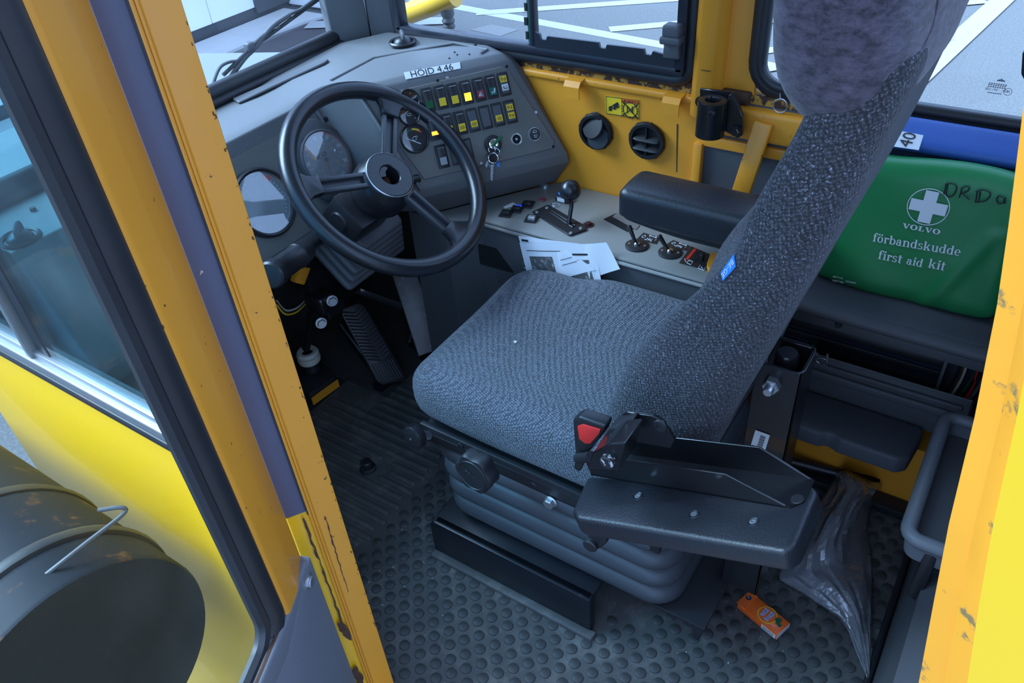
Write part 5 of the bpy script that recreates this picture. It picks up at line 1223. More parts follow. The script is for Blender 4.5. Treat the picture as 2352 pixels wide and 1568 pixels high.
# gear selector
gs = thing('gear_selector', AZ(1290, 500, ZC), 'black gear lever with ball knob in a slotted plate', 'gear lever')
gp = [AZ(px, py, ZC + .001) for px, py in ((1222, 489), (1257, 473), (1262, 474), (1346, 522), (1347, 530), (1310, 543), (1304, 541))]
b = B(); b.prism(gp, (0, 0, .004), .001, 1); b.build('gate_plate', 'blacksat', gs)
b = B(); sl_ = [AZ(px, py, ZC + .0055) for px, py in ((1261, 486), (1266, 483), (1321, 518), (1315, 522))]; b.prism(sl_, (0, 0, .0004)); b.build('gate_slot', 'dark', gs, False)
b = B(); b.tube([sl_[0] + V(0, 0, .0), sl_[3], sl_[2], sl_[1], sl_[0]], .0014, 6); b.build('slot_rim', 'blackmetal', gs)
for px, py in ((1233, 487), (1256, 477), (1334, 524), (1311, 535)):
    b = B(); b.lathe(AZ(px, py, ZC + .005), (0, 0, 1), [(.0042, 0), (.0036, .0016), (.001, .002), (0, .001)], 12); b.build('plate_screw', 'zinc', gs)
kb = AX(1310, 437, 1.27); f0 = AZ(1306, 514, ZC + .006)
b = B(); b.tube(smooth_path([f0, f0 + (kb - f0) * .35 + V(.006, 0, 0), f0 + (kb - f0) * .55 + V(.008, 0, 0), kb], 5), .0045, 10); b.build('lever', 'blackworn', gs)
b = B(); b.lathe(kb, (0, 0, 1), [(.0225 * math.cos(-1.5708 + i * .2618), .0225 * math.sin(-1.5708 + i * .2618)) for i in range(13)], 28); b.build('ball_knob', 'wheel', gs)
# lever with blue and white block behind it
tb = thing('indicator_block', AZ(1295, 462, ZC), 'small block with blue lens behind the gear knob', 'switch')
q = AZ(1293, 463, ZC); b = B(); b.rbox(q + V(.004, 0, .007), (.022, .034, .014), .004, n=1); b.build('block', 'black', tb)
b = B(); b.span(q + V(-.0078, -.008, .003), q + V(-.0072, .010, .012)); b.build('white_front', 'white', tb, False)
b = B(); b.rbox(q + V(.006, .006, .016), (.013, .013, .006), .002, n=1); b.build('blue_lens', 'tagblue', tb)
# two toggle levers
for px, py, tx, ty, lab in ((1463, 565, 1444, 518, 'black toggle lever on round plate nearer the gear lever'), (1539, 581, 1513, 540, 'black toggle lever on round plate nearer the seat back')):
    q = AZ(px, py, ZC); t = thing('toggle_lever', q, lab, 'lever', 'toggle levers on the console')
    b = B(); b.lathe(q, (0, 0, 1), [(.0235, 0), (.0235, .0025), (.021, .0038), (.006, .0042), (0, .0042)], 36); b.build('round_plate', 'blacksat', t)
    b = B()
    for s_ in (-1, 1): b.lathe(q + V(-.003 * s_, .0155 * s_, .003), (0, 0, 1), [(.0028, 0), (.0024, .0016), (0, .0012)], 10)
    b.build('plate_screw', 'zinc', t)
    b = B(); b.lathe(q, (0, 0, 1), [(.006, .003), (.006, .007), (.004, .009), (0, .009)], 16); b.build('nut', 'chrome', t)
    tip = AX(tx, ty, q.x + .0); b = B(); b.tube([q + V(0, 0, .004), q + (tip - q) * .3, tip - (tip - q) * .04, tip], [.0028, .0034, .0052, .0040], 14); b.build('lever', 'black', t)
def tag_plate(P, nm, lines, parent, lab=None):
    q = [AZ(px, py, ZC + .0008) for px, py in P]; b = B(); b.prism(q, (0, 0, .001)); o = b.build(nm, 'black', parent, False)
    c = sum(q, V(0, 0, 0)) / 4 + V(0, 0, .0014); e1 = (q[1] - q[0]) / 2; e2 = (q[0] - q[3]) / 2
    b = B()
    for L_ in lines: b.tube([c + e1 * x + e2 * y for x, y in L_], .0006, 5)
    b.build('symbol', 'print', o); return o
circ = [(-.62 + .17 * math.cos(i * .63), .35 * math.sin(i * .63)) for i in range(11)]
axle = [[(-.2, .6), (.7, .6)], [(-.2, .6), (-.05, .8)], [(-.2, .6), (-.05, .4)], [(.7, .6), (.55, .8)], [(.7, .6), (.55, .4)], [(-.1, -.3), (.45, -.3)], [(-.1, -.6), (-.1, 0)], [(.45, -.6), (.45, 0)], [(.17, -.7), (.17, .1)], [(-.3, -.6), (.0, -.6)], [(.35, -.6), (.6, -.6)], [(.8, -.2), (.8, .3)]]
tag_plate([(1478, 535), (1515, 546), (1507, 560), (1462, 550)], 'lever_symbol_plate', [circ] + axle, con)
tag_plate([(1546, 552), (1584, 565), (1577, 576), (1530, 562)], 'lever_symbol_plate', [circ] + axle, con)
hp = tag_plate([(1587, 566), (1648, 592), (1622, 620), (1560, 604)], 'heater_control', [[(-.8, -.55), (-.6, -.8), (-.4, -.55)], [(-.5, -.5), (-.5, -.85), (-.2, -.85), (-.2, -.5), (-.5, -.5)], [(.35, -.5), (.35, -.85), (.75, -.85), (.75, -.5)], [(.45, -.6), (.65, -.75)]], con)
b = B(); q = [AZ(px, py, ZC + .0022) for px, py in ((1594, 571), (1600, 573), (1580, 597), (1574, 595))]; b.prism(q, (0, 0, .0004)); b.build('red_scale', 'red', hp, False)
b = B(); q = [AZ(px, py, ZC + .0022) for px, py in ((1606, 575), (1618, 580), (1597, 601), (1587, 598))]; b.prism(q, (0, 0, .0004)); b.build('slider_slot', 'dark', hp, False)
b = B(); b.rbox(AZ(1612, 590, ZC + .008), (.012, .008, .016), .002, n=1); b.build('slider_knob', 'black', hp)
b = B(); q = [AZ(px, py, ZC + .001) for px, py in ((1632, 588), (1650, 592), (1640, 628), (1625, 626), (1623, 614))]; b.prism(q, (0, 0, .010), .001, 1); b.build('yellow_handle', 'yellow', con)
# lower side panel details
b = B(); q = [AX(px, py, XC0 + .003) for px, py in ((1090, 556), (1140, 570), (1180, 625), (1105, 605))]; b.prism(q, (-.004, 0, 0), .001, 1); b.build('pocket', 'dark', con)
b = B(); q = AX(1207, 601, XC0 - .002); b.lathe(q, (-1, 0, 0), [(.006, 0), (.006, .004), (0, .005)], 12); b.tube([q + V(-.004, .004 * math.cos(i * .6), -.008 + .006 * math.sin(i * .6)) for i in range(10)], .0010, 6); b.build('panel_lock', 'zinc', con)
b = B()
for i in range(6):
    for j in range(5):
        q = AX(1142 + i * 7 + j * 1.5, 626 + j * 6 + i * 2, XC0 + .0035); b.rbox(q, (.001, .0035, .0012), .0004, n=1)
b.build('speaker_slots', 'dark', con)
b = B(); q = [AX(px, py, 1.184) for px, py in ((985, 655), (1075, 722), (1115, 708), (1010, 656))]; b.prism(q, (.02, 0, 0)); tag(struct(b.build('trim_6', 'yellow', smooth=False)), 'yellow floor edge beside the console foot', 'trim')
# papers between seat and console
def sheet(P, z, lab, nm='paper_sheet'):
    t = thing(nm, AZ(*P[0], z), lab, 'paper', 'papers beside the seat')
    q = [AP(px, py, V(1.180 - (z - .48) * .25, .7, .50), V(-1, 0, .12).normalized()) for px, py in P]; b = B()
    def fn(u, v):
        p = (q[0] * (1 - u) + q[1] * u) * (1 - v) + (q[3] * (1 - u) + q[2] * u) * v; return p + V(-.0015 * math.sin(u * 4 + v * 2), 0, 0)
    b.grid(fn, 10, 10)
    for e in list(b.bm.faces): pass
    o = b.build('sheet', 'paper', t); return t, fn
def patch(fn, u0, u1, v0, v1, mt, t, nm):
    b = B(); b.grid(lambda u, v: fn(u0 + (u1 - u0) * u, v0 + (v1 - v0) * v) + V(-.0008, 0, 0), 5, 5); return b.build(nm, mt, t)
t1, f1 = sheet([(1190, 540), (1330, 560), (1350, 640), (1225, 660)], .480, 'white paper sheet lying lowest, its corner nearest the steering wheel')
patch(f1, .04, .16, .06, .10, 'ink', t1, 'header_print')
t3, f3 = sheet([(1330, 560), (1392, 557), (1424, 618), (1355, 640)], .494, 'blank white paper sheet lying farthest from the steering wheel')
t2, f2 = sheet([(1193, 557), (1362, 561), (1388, 680), (1225, 680)], .502, 'white paper sheet with two dark photographs on top')
patch(f2, .10, .42, .24, .70, 'photo', t2, 'printed_photo'); patch(f2, .55, .90, .30, .80, 'photo', t2, 'printed_photo'); patch(f2, .70, .90, .18, .215, 'ink', t2, 'caption_print'); patch(f2, .08, .55, .13, .142, 'ink', t2, 'rule_line')
t4, f4 = sheet([(1279, 578), (1300, 575), (1368, 620), (1290, 640)], .508, 'small folded white sheet across the photographs')
patch(f4, .15, .8, .30, .32, 'ink', t4, 'rule_line'); patch(f4, .15, .8, .5, .52, 'ink', t4, 'rule_line')

# ================================================================== fittings on the right wall
def vent(px, py, lab, open_):
    c = AX(px, py, XR - .004); t = thing('air_vent', c, lab, 'air vent', 'round air vents on the yellow wall')
    n_ = V(-1, 0, 0); y_ = V(0, 1, 0); z_ = V(0, 0, 1); r = .0395
    b = B(); b.lathe(c, n_, [(r, 0), (r, .006), (r - .002, .009), (r - .008, .009), (r - .010, .004), (r - .010, -.004)], 40)
    for i in range(8):
        a = i * math.pi / 4 + .2; d = y_ * math.cos(a) + z_ * math.sin(a); b.box(c + d * r + n_ * .003, (.0025, .006, .005), (d, n_.cross(d), n_), .0006, 1)
    b.build('vent_rim', 'ventblack', t)
    b = B(); b.lathe(c, n_, [(r - .008, .0005), (0, .0005)], 32); b.build('vent_well', 'dark', t, False)
    if open_:
        for h in (-.014, .006):
            b = B(); b.rbox(c + n_ * .004 + z_ * h, (.020, .056, .003), (.004, .014, .0014), (V(.82, 0, .57).normalized(), y_, V(-.57, 0, .82).normalized()), n=3); b.build('vent_blade', 'ventblack', t)
        b = B(); b.span(c + V(-.008, -.0015, -.03), c + V(-.001, .0015, .03)); b.build('vent_rib', 'ventblack', t)
    else:
        ax_ = (V(0, .78, .62).normalized(), None, None)
        b = B(); nn = V(-.86, .30, .42).normalized(); b.lathe(c + n_ * .006 + V(0, .004, .014), nn, [(.0275, 0), (.0285, .002), (.027, .004), (0, .005)], 30); b.build('vent_blade', 'ventblack', t)
        nn = V(-.9, -.1, .40).normalized(); b = B(); b.lathe(c + n_ * .008 + V(0, -.009, -.010), nn, [(.0235, 0), (.0245, .002), (.023, .004), (0, .005)], 30); b.build('vent_blade', 'ventblack', t)
vent(1370, 301, 'round black air vent with shut discs, nearer the dashboard', False)
vent(1487, 322, 'round black air vent with open slats, right of the other', True)
# warning sticker
sk = [AX(px, py, XR - .0008) for px, py in ((1391, 219), (1468, 228.5), (1467.5, 271), (1392, 261))]
ws = thing('warning_sticker', sk[3], 'yellow warning sticker with truck and crossed gear symbols', 'sticker')
b = B(); b.prism(sk, (-.0008, 0, 0)); b.build('sticker', 'ylabel', ws, False)
se1 = (sk[1] - sk[0]); se2 = (sk[3] - sk[0])
def sp_(u, v): return sk[0] + se1 * u + se2 * v + V(-.0014, 0, 0)
b = B(); b.tube([sp_(u, v) for u, v in ((.02, .03), (.98, .03), (.98, .97), (.02, .97))], .0006, 5, closed=True); b.tube([sp_(.49, .03), sp_(.49, .97)], .0004, 5); b.tube([sp_(.49, .24), sp_(.98, .24)], .0004, 5); b.build('border', 'ink', ws)
b = B(); b.prism([sp_(.5, .04), sp_(.97, .04), sp_(.97, .235), sp_(.5, .235)], (-.0002, 0, 0)); b.build('orange_band', 'orange', ws, False)
text('warning_text', '▲WARNING' if False else 'WARNING', sp_(.76, .14) + V(-.0004, 0, 0), se1, se2 * -1, .0045, 'ink', ws, thick=.0002)
b = B(); b.prism([sp_(.555, .21), sp_(.605, .21), sp_(.58, .08)], (-.0005, 0, 0)); b.build('warning_triangle', 'ink', ws, False)
b = B(); gc_ = sp_(.74, .60); ey_ = V(0, -1, 0)
b.tube([gc_ + V(0, .0155 * math.cos(i * .2618), .0155 * math.sin(i * .2618)) for i in range(24)], .0007, 5, closed=True, upv=V(1, 0, 0))
for i in range(20):
    t = i * math.pi / 10; d = V(0, math.cos(t), math.sin(t)); b.tube([gc_ + d * .0155, gc_ + d * .019], .0008, 5)
for s_ in (-1, 1): b.tube([gc_ + V(-.0004, .019 * s_, .017), gc_ + V(-.0004, -.019 * s_, -.017)], .0009, 5)
b.build('gear_symbol', 'ink', ws)
text('gear_letter', 'N', gc_ + V(-.0005, 0, 0), se1, V(0, 0, 1), .015, 'ink', ws, off=.01, thick=.0003)
b = B(); tc_ = lambda u, v: sp_(u, v)
b.tube([tc_(.08, .80), tc_(.44, .46)], .0006, 5); b.prism([tc_(*p) for p in ((.08, .66), (.12, .56), (.19, .50), (.23, .58), (.16, .70))], (-.0004, 0, 0)); b.prism([tc_(*p) for p in ((.20, .48), (.37, .26), (.41, .40), (.27, .58))], (-.0004, 0, 0))
for u, v in ((.15, .72), (.28, .62), (.36, .52)): b.lathe(tc_(u, v), (-1, 0, 0), [(.0032, 0), (.0032, .0005), (0, .0005)], 12)
b.build('truck_symbol', 'ink', ws)
# black tube holder bolted on the post
hold = thing('tube_holder', AX(1640, 300, 1.36), 'black steel tube holder bolted to the yellow post', 'holder')
c = AX(1637, 230, 1.345); hb = .066
b = B(); b.lathe(c - V(0, 0, hb), (0, 0, 1), [(.0135, .0), (.0265, .0), (.0265, hb), (.0245, hb + .001), (.0145, hb + .001), (.0135, hb - .002), (.0135, .004)], 36); b.build('tube', 'blackmetal', hold)
b = B(); b.lathe(c - V(0, 0, .018), (0, 0, 1), [(.0135, 0), (0, 0)], 20); b.build('tube_bore', 'dark', hold, False)
b = B(); q = AX(1634, 262, 1.318); b.lathe(q, (-1, 0, 0), [(.0055, -.004), (.0055, .001), (.004, .0015), (.0035, -.001), (0, -.001)], 14); b.build('grub_screw', 'blacksat', hold)
b = B(); P = [AX(px, py, 1.375) for px, py in ((1607, 203), (1685, 212), (1690, 222), (1650, 300), (1608, 285))]; b.prism(P, (.006, 0, 0), .001, 1); b.build('back_plate', 'blackmetal', hold)
b = B(); P = [AX(px, py, 1.355) for px, py in ((1672, 220), (1682, 214), (1705, 268), (1704, 312), (1694, 318), (1662, 300))]; b.prism(P, (.010, 0, 0), .001, 1); b.build('gusset_plate', 'blackmetal', hold)
for px, py, xx in ((1609, 233, 1.372), (1690, 300, 1.352)):
    q = AX(px, py, xx); b = B(); b.lathe(q, (-1, 0, 0), [(.0085, 0), (.0085, .007), (.007, .009), (0, .009)], 6); b.cyl(q, (-1, 0, 0), .010, .002, 16); b.build('hex_bolt', 'blackmetal', hold, angle=25)

# ================================================================== stowage behind the seat
shf = thing('stowage_shelf', (1.3, .15, .3), 'dark plastic shelf under the green first aid kit', 'shelf')
b = B(); b.rbox((1.302, .140, .528), (.206, .45, .024), (.020, .03, .010), n=3); b.build('shelf_top', 'greydark', shf)
b = B(); b.rbox((1.302, .140, .5385), (.170, .40, .006), (.02, .03, .0025), n=2); b.build('shelf_mat', 'greypanel', shf)
b = B(); b.span((1.215, -.075, .490), (1.235, .36, .518), .006); b.build('shelf_lip', 'greydark', shf)
b = B(); q = AX(1926, 745, 1.214); b.lathe(q, (-1, 0, 0), [(.007, 0), (.006, .003), (.002, .003), (0, .001)], 14); b.build('lip_screw', 'black', shf)
# ribbed dark panel
rp = thing('ribbed_panel', (1.36, .16, .25), 'dark ribbed panel below the shelf behind the seat', 'panel')
b = B(); b.span((1.362, .004, .24), (1.385, .36, .50)); b.build('panel', 'navy', rp, False)
for i in range(8):
    b = B(); b.span((1.357, .004, .265 + i * .026), (1.364, .36, .283 + i * .026), .003); b.build('rib', 'blacksat', rp)
b = B(); b.span((1.356, -.002, .24), (1.362, .004, .46), .001); b.build('edge_trim', 'dash', rp)
# bundle of wires in the gap
wg = thing('wire_bundle', (1.38, -.03, .30), 'coloured wires in the gap beside the ribbed panel', 'wiring')
for i, mt in enumerate(('black', 'rust', 'ivory', 'navy', 'lens_green', 'black', 'red', 'alu', 'black')):
    random.seed(40 + i); yy = -.012 - i * .006
    b = B(); b.tube(smooth_path([(1.392, yy + .004, .44), (1.380, yy - .01 + random.uniform(-.006, .006), .37), (1.375, yy - .004, .31), (1.385, yy + .012, .25)], 5), .0028, 6); b.build('wire', mt, wg)
# open document box with lid
db = thing('document_box', (1.25, .12, .24), 'dark plastic box with grey lid low behind the seat', 'box')
b = B(); b.span((1.300, -.06, .26), (1.306, .235, .358), .001); b.span((1.300, .229, .26), (1.352, .235, .358), .001); b.build('box_wall', 'greydark', db)
b = B(); b.tube([(1.303, -.06, .359), (1.303, .235, .359)], .002, 6); b.build('box_rim', 'dash', db)
b = B(); b.rbox((1.298, .09, .318), (.012, .27, .018), .005, n=1); b.rbox((1.298, .09, .340), (.010, .28, .012), .004, n=1); b.build('moulded_ridge', 'greydark', db)
lid = [(1.298, .238), (1.298, .004), (1.280, -.004), (1.205, .004), (1.190, .020), (1.190, .128), (1.196, .136), (1.197, .150), (1.188, .160), (1.188, .236)]
b = B(); b.prism([(x, y, .27) for x, y in lid], (0, 0, -.040), .007, 3); b.build('lid', 'greypanel', db)
b = B(); b.tube([(1.300, .224 - i * .0, .362) for i in range(1)] + [(1.300, .215, .366)], .002, 6); b.build('latch_pin', 'zinc', db)
c = V(1.300, .205, .352); b = B(); b.tube([c + V(-.003, .012 * math.cos(i * .35), .007 * math.sin(i * .35)) for i in range(18)], .0010, 6, closed=True); b.build('latch_ring', 'zinc', db)
b = B(); b.tube([(1.296, .196, .355), (1.296, .198, .374)], .0028, 8); b.build('latch_stud', 'zinc', db)
# floor strip and conduit
b = B(); b.span((1.300, -.05, -.002), (1.341, .50, .022), .004); tag(struct(b.build('trim_7', 'blacksat')), 'black kick strip along the foot of the right wall', 'trim')
cdv = thing('flexible_conduit', AZ(1900, 1080, .02), 'black corrugated conduit along the foot of the wall', 'conduit')
pth = smooth_path([AZ(1720, 1030, .05), AZ(1790, 1050, .045), AZ(1870, 1072, .040), AZ(1950, 1092, .038), AZ(2010, 1098, .045), AZ(2060, 1086, .06), AZ(2115, 1058, .09), AZ(2150, 1035, .12)], 22)
b = B(); b.tube(pth, [.0105 + .0014 * (1 if i % 2 else -1) for i in range(len(pth))], 12); b.build('corrugated_tube', 'black', cdv, angle=80)

# blue folded cushion and first aid kit
bc = thing('folded_seat_back', (1.37, .1, .54), 'blue and navy vinyl folded seat back behind the first aid kit', 'seat back')
b = B(); b.rbox((1.383, .085, .715), (.05, .33, .19), (.022, .03, .025), n=(2, 6, 4)); b.build('vinyl_front', 'navy', bc)
b = B(); b.rbox((1.376, .085, .800), (.060, .33, .024), (.012, .02, .010), (V(.86, 0, .5).normalized(), V(0, 1, 0), V(-.5, 0, .86).normalized()), n=(3, 8, 1)); b.build('blue_top', 'blue', bc)
b = B()
for px, py in ((2090, 367), (2134, 373), (2204, 385)): b.lathe(AX(px, py, 1.357), (-1, 0, 0), [(.0045, 0), (.004, .001), (.0028, .001), (.0025, 0)], 14)
b.build('stud_rivet', 'zinc', bc)
nx = V(-.5, 0, .86).normalized(); pb0 = V(1.376, .15, .800) + nx * .0125
q = [AP(px, py, pb0, nx) for px, py in ((2062, 300), (2121, 311), (2110, 345), (2040, 335))]
b = B(); b.prism(q, nx * .0006); lb = b.build('paper_label', 'white', bc, False); lb['label'] = 'white label with the upside down figure 40'
text('label_digits', '40', AP(2086, 322, pb0, nx) + nx * .001, AP(2092, 310, pb0, nx) - AP(2080, 334, pb0, nx), AP(2060, 318, pb0, nx) - AP(2110, 328, pb0, nx), .020, 'ink', bc, off=.0, thick=.0008)
kit = thing('first_aid_kit', (1.32, .1, .54), 'green vinyl first aid kit pouch standing on the shelf', 'first aid kit')
KX = 1.284; lean = .10
kn_ = V(-1, 0, lean * .9).normalized(); kp = V(KX, .1, .545)
def KP(px, py, off=0): return AP(px, py, kp + kn_ * off, kn_)
out = [KP(px, py) for px, py in ((1885, 640), (1950, 505), (2030, 355), (2180, 383), (2290, 412), (2345, 420), (2335, 560), (2325, 640), (2275, 705), (2235, 718), (2120, 695))]
kup = V(lean, 0, 1).normalized(); kw = V(0, -1, 0)
kcen = sum(out, V(0, 0, 0)) / len(out)
# pillow-like pouch: rounded slab spanning the outline
yL, yR = .262, -.045; zB, zT = .545, .783
def kitfn(q):
    u = q.x / .158; v = q.y / .121; w_ = q.z
    bulge = (1 - u ** 4) * (1 - v ** 4); sgn = 1 if q.z > 0 else -1
    z = q.z + sgn * .004 * bulge + .0028 * math.sin(6 * u + 3 * v) * (1 - v) * .5 + .004 * math.exp(-((u - .62 - .35 * v) / .07) ** 2) * (v < .3) + .003 * math.exp(-((u - .85 + .1 * v) / .05) ** 2)
    return (q.x, q.y + .006 * math.sin(3.2 * u + .4) * (v > 0) * v - .007 * math.cos(u * 1.6) * (v < 0) * -v, z)
kc = V(KX + .030, (yL + yR) / 2, (zB + zT) / 2) + V(lean * .0, 0, 0)
b = B(); b.rbox(kc, (.315, .242, .052), (.028, .028, .022), (kw, kup, kn_), n=(30, 22, 2), fn=kitfn); b.build('pouch', 'green', kit, angle=180)
KF = (kc + kn_ * .0315)
def KQ(px, py, off=0): return AP(px, py, KF + kn_ * off, kn_)
def ktext(s_, p0, p1, h, mt, off_=.0, sx=1.0, nm='printed_text', gap=1.0):
    a, c = KQ(*p0), KQ(*p1); o = text(nm, s_, (a + c) / 2, c - a, kup, h, mt, kit, off=off_, thick=.0015, gap=gap)
    xs = [v.co.dot((c - a).normalized()) for v in o.data.vertices]; wd = max(xs) - min(xs); k = (c - a).length / wd; d = (c - a).normalized(); mid = (max(xs) + min(xs)) / 2
    for v in o.data.vertices: v.co += d * ((v.co.dot(d) - mid) * (k - 1))
    return o
# slab-serif VOLVO drawn as thick-thin letters with serifs, words in bold lettering with serif bars
def glyph(ch):
    P = []; S_ = .25
    def rect(x0, y0, x1, y1): P.append([(x0, y0), (x1, y0), (x1, y1), (x0, y1)])
    def ring(cx, cy, rx, ry, wh=.25, wv=.10, a0=0, a1=360):
        k = max(4, int(abs(a1 - a0) / 15)); A = [math.radians(a0 + (a1 - a0) * i / k) for i in range(k + 1)]
        for t0, t1 in zip(A[:-1], A[1:]):
            P.append([(cx + rx * math.cos(t0), cy + ry * math.sin(t0)), (cx + rx * math.cos(t1), cy + ry * math.sin(t1)), (cx + (rx - wh) * math.cos(t1), cy + (ry - wv) * math.sin(t1)), (cx + (rx - wh) * math.cos(t0), cy + (ry - wv) * math.sin(t0))])
    def dot(x, y, r): P.append([(x + r * math.cos(i * .5236), y + r * math.sin(i * .5236)) for i in range(12)])
    def stem(x, y0, y1, foot=True, flag=True):
        rect(x, y0, x + S_, y1)
        if foot: rect(x - .12, y0, x + S_ + .12, y0 + .085)
        if flag: P.append([(x - .13, y1 - .09), (x, y1 - .13), (x, y1), (x - .13, y1 - .03)])
    if ch == 'f': stem(.13, 0, 1.15, True, False); rect(0, .90, .62, 1.0); ring(.46, 1.14, .33, .36, .22, .12, 180, 40); dot(.66, 1.33, .12); return P, .68
    if ch == 'i': stem(.14, 0, 1.0); dot(.265, 1.30, .16); return P, .55
    if ch == 't': rect(.15, .06, .40, 1.30); rect(0, .90, .62, 1.0); ring(.40, .20, .25, .22, .2, .1, 180, 320); return P, .66
    if ch == 'r': stem(.14, 0, 1.0); dot(.66, .84, .16); rect(.36, .86, .66, .97); return P, .84
    if ch in 'oö':
        ring(.47, .5, .47, .53)
        if ch == 'ö': dot(.26, 1.30, .14); dot(.68, 1.30, .14)
        return P, 1.0
    if ch == 'b': stem(.10, .02, 1.45, False); ring(.56, .5, .46, .53); return P, 1.09
    if ch == 'd': ring(.46, .5, .46, .53); stem(.67, 0, 1.45, False); rect(.67, 0, 1.05, .085); return P, 1.12
    if ch == 'a': ring(.38, .30, .38, .33, .24, .09); stem(.52, 0, .70, False, False); rect(.52, 0, .95, .085); ring(.42, .68, .35, .35, .24, .10, 0, 140); dot(.17, .78, .13); return P, .98
    if ch == 'e': ring(.45, .5, .45, .53, .25, .10, 0, 318); rect(.18, .46, .86, .56); return P, .96
    if ch == 's': ring(.36, .75, .33, .28, .20, .11, 35, 270); ring(.38, .28, .36, .31, .20, .11, -145, 90); dot(.60, .86, .09); dot(.10, .14, .10); return P, .82
    if ch == 'k': stem(.10, 0, 1.45); P.append([(.35, .40), (.72, .93), (.90, .93), (.47, .38)]); P.append([(.42, .58), (.62, .70), (1.06, .06), (.76, .06)]); rect(.62, .92, 1.0, 1.0); rect(.66, 0, 1.14, .085); return P, 1.16
    if ch == 'n': stem(.13, 0, 1.0); ring(.58, .62, .46, .41, .25, .12, 0, 150); stem(.79, 0, .64, True, False); return P, 1.22
    if ch == 'u': rect(.13, .35, .38, 1.0); rect(0, .92, .38, 1.0); ring(.56, .36, .43, .39, .25, .12, 180, 330); rect(.76, 0, 1.01, 1.0); rect(.62, .92, 1.01, 1.0); rect(.76, 0, 1.16, .085); return P, 1.18
    if ch == 'V': P.append([(.05, 1), (.42, 1), (.78, 0), (.55, 0)]); P.append([(1.0, 1), (1.14, 1), (.78, 0), (.62, 0)]); rect(-.05, .90, .55, 1.0); rect(.86, .90, 1.28, 1.0); return P, 1.28
    if ch == 'O': ring(.66, .5, .66, .54, .36, .12); return P, 1.40
    if ch == 'L': rect(.14, 0, .48, 1); rect(0, 0, 1.0, .10); rect(0, .90, .64, 1.0); P.append([(.80, .10), (1.0, .10), (1.0, .40), (.92, .40)]); return P, 1.10
    return P, .55
def serif(word, p0, p1, nm='printed_text'):
    a, c = KQ(*p0, .0014), KQ(*p1, .0014); d = (c - a); W_ = d.length; d.normalize(); up_ = (kup - d * kup.dot(d)).normalized()
    polys = []; x = 0
    for ch in word:
        P_, adv = glyph(ch)
        polys += [[(px_ + x, py_) for px_, py_ in q_] for q_ in P_]; x += adv + .05
    sc_ = W_ / x; b = B()
    for i, q_ in enumerate(polys):
        b.faces([a + d * (px_ * sc_) + up_ * (py_ * sc_ * SV) + kn_ * (.00003 * (i % 7)) for px_, py_ in q_], [tuple(range(len(q_)))])
    return b.build(nm, 'print', kit, False, fix=False)
SV = 1.0; serif('VOLVO', (2072, 523), (2160, 539)); SV = 1.12
serif('förbandskudde', (2004, 554), (2206, 588)); serif('first', (2016, 594), (2071, 605)); serif('aid', (2081, 606), (2119, 614)); serif('kit', (2131, 614), (2170, 622))
ktext('ART.NR', (1913, 634), (1937, 639), .0035, 'print'); ktext('PART NO', (1912, 643), (1938, 648), .0035, 'print'); ktext('1594644', (1942, 645), (1966, 649), .0035, 'print')
cr_ = KQ(2132, 475); b = B(); R_ = .0305
b.tube([cr_ + kn_ * .0012 + kw * (R_ * math.cos(i * .1745)) + kup * (R_ * math.sin(i * .1745)) for i in range(36)], .0007, 6, closed=True, upv=kn_); b.build('printed_circle', 'print', kit)
b = B(); a_ = .0095; L_ = .027
b.prism([cr_ + kn_ * .0008 + kw * x + kup * y for x, y in ((-a_, -L_), (a_, -L_), (a_, -a_), (L_, -a_), (L_, a_), (a_, a_), (a_, L_), (-a_, L_), (-a_, a_), (-L_, a_), (-L_, -a_), (-a_, -a_))], kn_ * .0008); b.build('printed_cross', 'print', kit, False)
# handwritten DRD a
def stroke(P, nm='marker_writing'):
    b = B()
    for L_ in P: b.tube(smooth_path([KQ(2165 + x, 420 + y, .0018) for x, y in L_], 4), .0011, 6)
    return b.build(nm, 'ink', kit)
stroke([[(8, 2), (6, 14), (3, 26)], [(12, 3), (10, 15), (8, 28)], [(8, 2), (24, 2), (32, 10), (28, 24), (18, 32), (8, 28)]])
stroke([[(44, 12), (42, 22), (38, 33)], [(42, 14), (54, 8), (62, 12), (56, 20), (44, 24)], [(46, 24), (54, 32), (62, 38)]])
stroke([[(80, 18), (78, 30), (76, 42)], [(86, 20), (85, 30), (83, 42)], [(76, 20), (92, 16), (108, 22), (108, 32), (96, 42), (74, 44)]])
stroke([[(140, 34), (130, 30), (124, 38), (130, 48), (140, 44), (142, 34), (143, 48)]])

# tray on the rear wall
tr = thing('wall_tray', (1.05, -.06, .38), 'grey plastic open tray fixed to the rear wall', 'tray')
b = B(); ZT_ = .40; x0, x1, y0, y1 = .893, 1.205, -.112, -.016
b.tube(roundrect(((x0 + x1) / 2, (y0 + y1) / 2, ZT_), (1, 0, 0), (0, 1, 0), x1 - x0 - .02, y1 - y0 - .02, .02, 5), .0105, 12, closed=True, flat=1.1); b.build('rim', 'trim', tr)
b = B(); b.prism(roundrect(((x0 + x1) / 2, (y0 + y1) / 2, ZT_ - .045), (1, 0, 0), (0, 1, 0), x1 - x0 - .03, y1 - y0 - .03, .02, 4), (0, 0, .012)); b.build('tray_floor', 'greydark', tr)
b = B(); R_ = [roundrect(((x0 + x1) / 2, (y0 + y1) / 2, z), (1, 0, 0), (0, 1, 0), x1 - x0 - k, y1 - y0 - k, .02, 5) for z, k in ((ZT_, .022), (ZT_ - .045, .032), (ZT_ - .045, .024), (ZT_, .012))]
